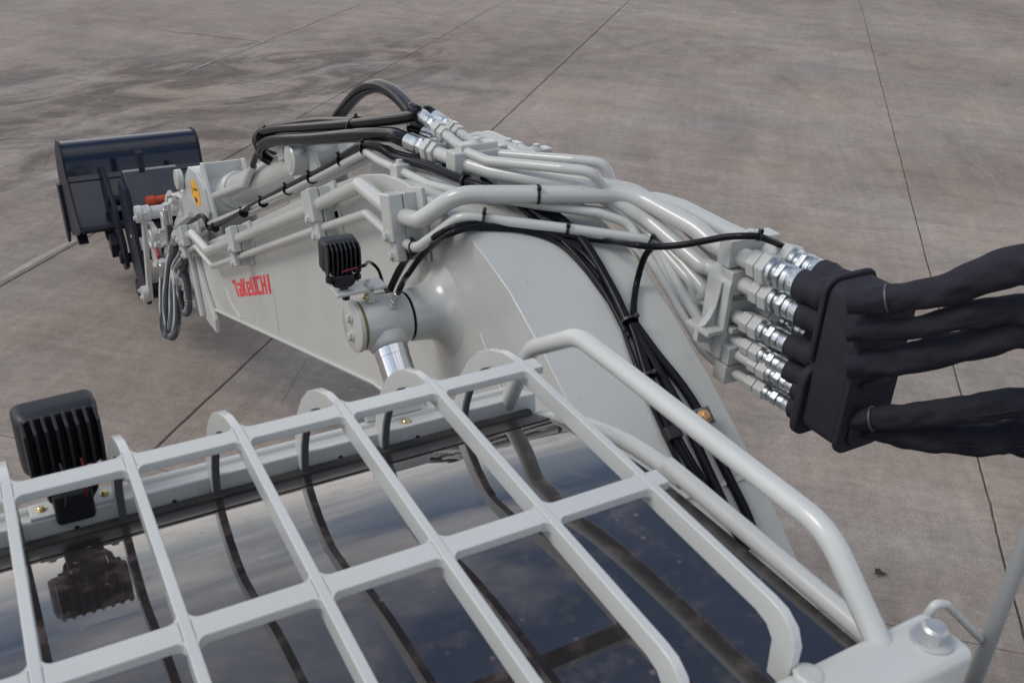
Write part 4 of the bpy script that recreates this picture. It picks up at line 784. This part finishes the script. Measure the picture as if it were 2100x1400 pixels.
spiral([(357, 497), (350, 530), (345, 560), (342, 600)], 0.95, 0.019, None, True)
# pipe end clamp at boom tip
clamp(TP, 386, 484, 0, 0.10, 0.09, 0.04); clamp(TN, 388, 515, 0, 0.07, 0.07, 0.03)

# ---------------------------------------------------------------- work lights
def lamp(base, yaw, name, label, w=0.098, h=0.092, tilt=0.0, lift_=0.03):
    R = Matrix.Rotation(yaw, 3, 'Z') @ Matrix.Rotation(tilt, 3, 'X')
    def tr(mb): mb.v = [base+R @ a for a in mb.v]; return mb
    zc2 = lift_+h/2
    body = MB()
    def rr(wx, hz, y, r=0.012): return [(x, y, zc2+z) for x, z in rrect(-wx/2, wx/2, -hz/2, hz/2, r, 4)]
    rings = [rr(w, h, 0.040), rr(w, h, 0.018), rr(w*0.985, h*0.985, 0.012), rr(w*0.94, h*0.94, 0.004), rr(w*0.90, h*0.90, 0.0)]
    k = len(rings[0]); V = [p for r_ in rings for p in r_]; F = [(i*k+j, i*k+(j+1) % k, (i+1)*k+(j+1) % k, (i+1)*k+j) for i in range(len(rings)-1) for j in range(k)]+[list(range(k)), list(range((len(rings)-1)*k, len(rings)*k))[::-1]]
    body.add(V, F); L_ = obj(name, tr(body), 'plastic', EX, label=label, sharp=40)
    for i in range(8):
        x = -w*0.43+w*0.86*i/7
        f = MB(); hh = h*0.475; dd = 0.026
        f.prism([(0.0005, zc2-hh), (0.0005, zc2+hh), (-0.010, zc2+hh), (-dd, zc2+hh*0.80), (-dd-0.004, zc2), (-dd, zc2-hh*0.80), (-0.010, zc2-hh)], x-0.0021, x+0.0021)
        obj('cooling_fin', tr(f), 'plastic', L_, bevel=0.0008)
    f = MB(); f.add([(x, 0.0405, zc2+z) for x, z in rrect(-w*0.44, w*0.44, -h*0.44, h*0.44, 0.01, 4)], [list(range(20))[::-1]]); obj('lens', tr(f), 'lens', L_)
    f = MB(); f.box((0, -0.012, lift_-0.006), (0.046, 0.030, 0.024)); obj('neck', tr(f), 'plastic', L_, bevel=0.004)
    f = MB(); f.tube(fillet([(-0.030, -0.012, lift_), (-0.028, -0.012, 0.018), (-0.018, -0.012, 0.004), (0.018, -0.012, 0.004), (0.028, -0.012, 0.018), (0.030, -0.012, lift_)], 0.01), 0.0045, 8); obj('stirrup', tr(f), 'plastic', L_)
    for sx in (-1, 1): bolt(L_, base+R @ Vector((sx*0.032, -0.012, lift_-0.006)), R @ Vector((sx, 0, 0)), 0.0085, BBOLT)
    f = MB(); f.lathe([(0, 0.012), (0.012, 0.012), (0.014, 0.008)], (0, -0.012, -0.001), (0, 0, 1), 14); obj('base_nut', tr(f), 'plastic', L_)
    return L_, (lambda v: base+R @ Vector(v))
yl = 1.99
pl0 = AY(683, 600, yl); pl1 = AY(786, 579, yl)
lb = AY(706, 592, yl)
b = MB(); b.box((pl0+pl1)/2, ((pl1-pl0).length, 0.055, 0.008), Matrix.Rotation(-0.02, 3, 'Y')); lbk = obj('lamp_bracket', b, 'paint', EX, bevel=0.0025)
b = MB(); b.box(AY(757, 598, yl-0.01), (0.014, 0.035, 0.045)); obj('bracket_leg', b, 'paint', lbk, bevel=0.002)
bolt(lbk, AY(752, 611, yl-0.02), (0, 0, 1), 0.007, YBOLT); 
b = MB(); b.lathe([(0, 0.009), (0.014, 0.009), (0.016, 0.006)], lb-Vector((0, 0.01, 0.022)), (0, 0, 1), 12); obj('stud', b, 'plastic', lbk)
LA, T_ = lamp(lb+Vector((0, 0.012, 0.004)), math.radians(-6), 'work_light', 'square black finned work light on the bracket of the boom cylinder pin', 0.086, 0.080, 0, 0.030)
hose([T_((0.03, -0.028, 0.055)), T_((0.046, -0.03, 0.057)), AX(758, 537, 0.87), AX(775, 552, 0.90), AX(784, 578, 0.92), AX(786, 596, 0.93)], 0.0042, 'cable', 'lamp_cable')
b = MB(); b.tube(spline([T_((-0.008, -0.033, 0.049)), T_((0.01, -0.034, 0.053)), T_((0.035, -0.032, 0.056))], 5), 0.0016, 6); obj('red_wire', b, 'wire', LA)
b = MB(); b.box(AX(792, 604, 0.93), (0.022, 0.03, 0.024)); cn_ = obj('connector', b, 'plastic', LA, bevel=0.003)
b = MB(); b.box(AX(775, 602, 0.89), (0.03, 0.025, 0.02)); obj('bracket_leg', b, 'paint', lbk, bevel=0.002)
# ---------------------------------------------------------------- cab roof
CX0, CX1 = -0.45, 0.792
GP = [(-0.70, -0.79), (0.30, -0.795), (0.60, -0.798), (0.80, -0.803), (0.90, -0.812), (0.98, -0.826), (1.05, -0.842), (1.11, -0.860), (1.16, -0.878), (1.195, -0.893)]
gs = [(v.x, v.y) for v in spline([Vector((y, z, 0)) for y, z in GP[1:]], 6)]
roof = None
b = MB(); b.prism(Zp([(-0.95, -0.86), (0.30, -0.86), (0.9, -0.87), (1.18, -0.96), (1.19, -1.03), (0.9, -1.0), (-0.95, -1.0)]), CX0+0.02, CX1-0.03)
roof = obj('cab_roof', b, 'plastic', EX, bevel=0.01)
b = MB(); n = len(gs); b.add([(x, y, H+z) for x in (CX0+0.02, CX1-0.018) for y, z in gs]+[(x, y, H+z-0.006) for x in (CX0+0.02, CX1-0.018) for y, z in gs], [(n+i, n+i+1, i+1, i) for i in range(n-1)]+[(2*n+i, 2*n+i+1, 3*n+i+1, 3*n+i) for i in range(n-1)]+[(i, i+1, 2*n+i+1, 2*n+i) for i in range(n-1)]+[(n+i+1, n+i, 3*n+i, 3*n+i+1) for i in range(n-1)]+[(0, 2*n, 3*n, n), (n-1, 2*n-1, 4*n-1, 3*n-1)])
obj('roof_glass', b, 'glass', roof, sharp=60, label='dark tinted roof window reflecting the sky')
b = MB(); b.prism(Zp([(-0.95, -0.78), (0.2995, -0.785), (0.2995, -0.84), (-0.95, -0.84)]), CX0+0.01, CX1-0.01); obj('roof_panel', b, 'gpaint', roof, bevel=0.01)
# front seal (a rolled, dusty rubber lip)
b = MB(); b.tube([Vector((x, 1.196, H-0.898)) for x in [CX0+0.01+(CX1-CX0-0.03)*k/40 for k in range(41)]], 0.013, 12, rf=lambda i, a, p: 1+0.08*noise.noise(Vector((p.x*9, a, 2)))); obj('front_seal', b, 'seal', roof, sharp=60)
b = MB(); b.prism(Zp([(1.132, -0.8658), (1.150, -0.8722), (1.165, -0.8782), (1.197, -0.8922), (1.19, -0.92), (1.132, -0.89)]), CX0+0.022, CX1-0.022); obj('reflection_band', b, 'dusty_reflection', roof, sharp=50)  # dusty band on the glass with the beam and ground reflection painted in
# front beam: folded channel
b = MB(); fb = [(1.203, -0.96), (1.206, -0.905), (1.213, -0.866), (1.246, -0.880), (1.250, -0.870), (1.259, -0.870), (1.262, -0.975), (1.24, -1.0)]
b.prism(Zp(fb), CX0, CX1); beam = obj('front_beam', b, 'gpaint', EX, bevel=0.004, label='pale steel beam across the front of the cab roof')
for x in (0.06, 0.19, 0.31, 0.44, 0.57): 
    b = MB(); b.lathe([(0, 0.0035), (0.0012, 0.0035)], (x, 1.2085, H-0.890), (0, -1, 0.18), 10); obj('drain_hole', b, 'ink', beam)
b = MB(); b.prism(Zp([(1.2505, -0.8695), (1.2585, -0.8695), (1.262, -0.845), (1.257, -0.842)]), 0.50, 0.60); obj('fold_tab', b, 'gpaint', beam, bevel=0.004)
for x in (0.07, 0.17):
    p = AY(0, 0, 1); 
b = MB(); b.box((0.062, 1.231, H-0.8665), (0.11, 0.034, 0.009)); obj('lamp_plate', b, 'gpaint', beam, bevel=0.002)
for x in (0.022, 0.104): bolt(beam, Vector((x, 1.231, H-0.862)), (0, 0, 1), 0.005, YBOLT)
for px_, x in ((0, 0.56),): bolt(beam, Vector((x, 1.230, H-0.873)), (0, -0.35, 1), 0.0065, YBOLT)
# side rails that frame the roof glass
SP = [(-0.9, -0.785), (0.70, -0.786), (0.82, -0.790), (0.92, -0.800), (1.00, -0.818), (1.08, -0.846), (1.15, -0.880), (1.19, -0.91), (1.205, -0.97)]
for x in (CX1-0.008, CX0+0.008):
    b = MB(); b.tube([Vector((x, v.x, H+v.y)) for v in spline([Vector((y, z, 0)) for y, z in SP], 5)], 0.0130, 20); obj('side_rail', b, 'gpaint', roof, sharp=60)
# ---- roof guard
GZ = H-0.68
guard = empty('roof_guard', (0.17, 0.75, GZ), None, None, EX); guard['label'] = 'welded cream flat bar guard above the roof window'
BXS = [-0.395, -0.265, -0.138, -0.010, 0.118, 0.2475, 0.379, 0.509, 0.647]
outer = [(1.000, 0.0), (1.035, -0.0005), (1.075, -0.006), (1.115, -0.020), (1.150, -0.042), (1.180, -0.072), (1.203, -0.108), (1.218, -0.150), (1.2235, -0.180), (1.2245, -0.199)]
inner = [(y, z) for y, z in strip(outer, 0.027)][::-1]
inner[0] = (1.1975, -0.213)
back = [(0.500, 0.0), (0.478, -0.004), (0.462, -0.016), (0.452, -0.034), (0.447, -0.047)]
FIL = {}
for sx in (-1, 1):
    for sy in (-1, 1):
        rf_ = 0.011; P_ = [(0, 0)]+[(sx*(rf_-rf_*math.cos(math.radians(a_))), sy*(rf_-rf_*math.sin(math.radians(a_)))) for a_ in (0, 22, 45, 68, 90)]
        if sx*sy < 0: P_ = P_[::-1]
        m_ = len(P_); b = MB(); b.add([(u_, v_, -0.0120) for u_, v_ in P_]+[(u_, v_, -0.0008) for u_, v_ in P_], [list(range(m_))[::-1], list(range(m_, 2*m_))]+[(q_, (q_+1) % m_, m_+(q_+1) % m_, m_+q_) for q_ in range(m_)])
        FIL[(sx, sy)] = b.mesh('weld_fillet', 30); FIL[(sx, sy)].materials.append(M['gpaint'])
for i, x in enumerate(BXS):
    t = 0.0112
    prof = outer+inner+[(0.520, -0.048), (0.497, -0.0482), (0.488, -0.0485), (0.447, -0.0485)]+back[::-1][1:]
    prof = [(y, GZ+z) for y, z in outer+inner]+[(0.525, GZ-0.027), (0.508, GZ-0.031), (0.497, GZ-0.042), (0.494, GZ-0.085)]+[(0.4655, GZ-0.085), (0.4655, GZ-0.030), (0.475, GZ-0.012), (0.492, GZ-0.002), (0.51, GZ)]
    b = MB(); b.prism(prof, x-t/2, x+t/2); obj('guard_bar', b, 'gpaint', guard, bevel=0.0018)
    b = MB(); ed = [(y-0.001, GZ+z) for y, z in inner[:6]]
    b.prism(ed+[(y-0.0035, z) for y, z in ed[::-1]], x-t/2+0.0005, x+t/2-0.0005); obj('edge_strip', b, 'dark_edge', guard)  # dark strip added to darken the bar's inner curved edge
    for yy in (1.022, 0.727):                 # smooth ground weld fillets in the four inner corners
        for sx in (-1, 1):
            for sy in (-1, 1):
                if not (i == len(BXS)-1 and sx > 0): inst('weld_fillet', FIL[(sx, sy)], guard, Vector((x+sx*(t/2-0.0005), yy+sy*0.0130, GZ)))
for y in (1.022, 0.727):
    xs = [BXS[0]-0.02]+[v for x in BXS for v in (x-0.0057, x+0.0057)]+[BXS[-1]+0.022]
    for k in range(0, len(xs)-1, 2):
        b = MB(); b.box(((xs[k]+xs[k+1])/2, y, GZ-0.0064), (abs(xs[k+1]-xs[k]), 0.027, 0.0115)); obj('cross_bar', b, 'gpaint', guard, bevel=0.0012)
for o_ in [c_ for c_ in guard.children]:
    if o_.name.startswith('weld_fillet'): o_.location.x += 0.028*min(0, o_.location.y+0.75-1.022)
    else:
        for v_ in o_.data.vertices: v_.co.x += 0.028*min(0, v_.co.y-1.022)
# rear beam with bolt
BZt = H-0.735
b = MB(); b.prism([(0.395, BZt-0.075), (0.465, BZt-0.075), (0.465, BZt), (0.395, BZt)], CX0-0.05, 0.822); rb = obj('rear_beam', b, 'gpaint', EX, bevel=0.012, seg=4, label='boxed cream beam at the rear of the roof guard')
bolt(rb, Vector((0.788, 0.428, BZt)), (0, 0, 1), 0.0150, PBOLT)
b = MB(); b.lathe([(0, 0.0225), (0.0025, 0.0225), (0.0035, 0.021)], (0.788, 0.428, BZt-0.0005), (0, 0, 1), 24); obj('washer', b, 'dullzinc', rb)
bolt(rb, Vector((-0.43, 0.428, BZt)), (0, 0, 1), 0.0150, PBOLT)
b = MB(); b.lathe([(0, 0.016), (0.003, 0.012)], (0.638, 0.452, BZt), (0, 0, 1), 16); obj('weld_bead', b, 'weld', rb)
# outer tubes (right one in view)
for x in (0.742, -0.43):
    P = fillet([(x, 0.452, BZt-0.01), (x, 0.475, BZt+0.01), (x, 0.548, H-0.662), (x, 1.035, H-0.662), (x-0.005, 1.150, H-0.738), (x, 1.228, H-0.895)], [0, 0.05, 0.09, 0.09, 0.07, 0], 9)
    b = MB(); b.tube(P, 0.0138, 22); tb = obj('guard_tube', b, 'gpaint', EX, sharp=60, label='bent tube running along the right edge of the roof guard' if x > 0 else None)
    b = MB(); b.lathe([(0, 0.020), (0.006, 0.016)], (x, 1.228, H-0.893), (0, -0.3, 1), 18); obj('weld_bead', b, 'weld', tb)
# grab pole right of the cab with its stay
p0 = AX(1995, 1405, 0.93); b = MB(); b.tube([(0.93, p0.y, 1.0), (0.93, p0.y, H-0.52)], 0.0090, 16); gpole = obj('grab_pole', b, 'grey', EX, label='upright grey grab pole at the right of the cab')
b = MB(); b.tube(fillet([(0.815, 0.458, BZt-0.05), (0.8235, 0.462, BZt-0.02), AX(1918, 1236, 0.828), AX(1942, 1238, 0.848), AX(2016, 1313, 0.928)], 0.012), 0.0050, 12); obj('stay_rod', b, 'gpaint', gpole, sharp=60)
# roof lamp
LB, T2 = lamp(Vector((0.064, 1.235, H-0.862)), math.radians(3), 'work_light', 'larger looking black finned work light standing on the cab roof front', 0.104, 0.098, 0, 0.045)
b = MB(); b.box((0.062, 1.222, H-0.853), (0.050, 0.04, 0.05)); obj('lamp_base', b, 'plastic', LB, bevel=0.006)
for dx, m_ in ((0.014, 'wire'), (-0.012, 'dull_grey')):
    b = MB(); b.tube(spline([T2((dx, -0.034, 0.085)), T2((dx+0.002, -0.040, 0.060)), T2((dx, -0.036, 0.035)), T2((dx-0.004, -0.03, 0.012))], 4), 0.0015, 6); obj('lamp_wire', b, m_, LB)

# ---------------------------------------------------------------- rest of the machine (below and behind the viewpoint)
def boxp(name, c, s, m, parent, bev=0.02, label=None): b = MB(); b.box(c, s); return obj(name, b, m, parent, bevel=bev, label=label)
cab = boxp('cab', (0.165, 0.10, 1.30), (1.12, 2.05, 0.20), 'paint', EX)
for x in (CX0+0.04, CX1-0.05):
    for y in (1.10, 0.15, -0.88): boxp('pillar', (x, y, 1.835), (0.06, 0.07, 0.86), 'paint', cab, 0.012)
    boxp('side_window', (x, 0.625, 1.835), (0.012, 0.87, 0.85), 'glass', cab, 0.0); boxp('side_window', (x, -0.365, 1.835), (0.012, 0.95, 0.85), 'glass', cab, 0.0)
boxp('windscreen', (0.165, 1.12, 1.835), (1.0, 0.012, 0.85), 'glass', cab, 0.0)
boxp('rear_window', (0.165, -0.9, 1.835), (1.0, 0.012, 0.85), 'glass', cab, 0.0)
house = boxp('upper_body', (0.98, -0.95, 1.02), (2.5, 3.1, 0.34), 'paint', EX, 0.04)
boxp('engine_cover', (0.98, -1.75, 1.55), (2.4, 1.4, 0.70), 'paint', house, 0.06)
boxp('tank_cover', (1.93, -0.55, 1.58), (0.56, 1.75, 0.76), 'paint', house, 0.06)
for x in (0.95, 1.38): boxp('boom_bracket', (x, 0.50, 1.02), (0.045, 0.55, 0.5), 'paint', house, 0.01)
car = boxp('undercarriage', (0.98, -0.9, 0.55), (1.3, 1.6, 0.5), 'navy_matt', EX, 0.05)
for x in (0.10, 1.86):
    prof = [(-0.9+1.15*s+0.36*math.cos(a), 0.37+0.36*math.sin(a)) for s, aa in ((1, range(-90, 91, 15)), (-1, range(90, 271, 15))) for a in [math.radians(k) for k in aa]]
    b = MB(); b.prism(prof, x-0.24, x+0.24); tr_ = obj('track', b, 'block', EX, bevel=0.02)
    for k in range(16): boxp('grouser', (x, -2.0+k*0.148, 0.737), (0.48, 0.04, 0.022), 'block', tr_, 0.004)

# ---------------------------------------------------------------- small debris on the concrete
lf = AZ(1803, 1177, -H); b = MB()
for k in range(9):
    a = random.uniform(0, 6.28); r0 = random.uniform(0.0, 0.022); c = lf+Vector((r0*math.cos(a), r0*math.sin(a), 0.008+random.uniform(0, 0.012))); t = Vector((random.uniform(-1, 1), random.uniform(-1, 1), random.uniform(-.4, .6))).normalized(); w = t.orthogonal().normalized()
    b.add([c-t*0.02, c+w*0.009, c+t*0.02, c-w*0.009], [(0, 1, 2, 3)])
lo = obj('dry_leaf', b, 'leaf'); lo['label'] = 'small crumpled dark leaf lying on the concrete right of the boom'; lo['category'] = 'leaf'
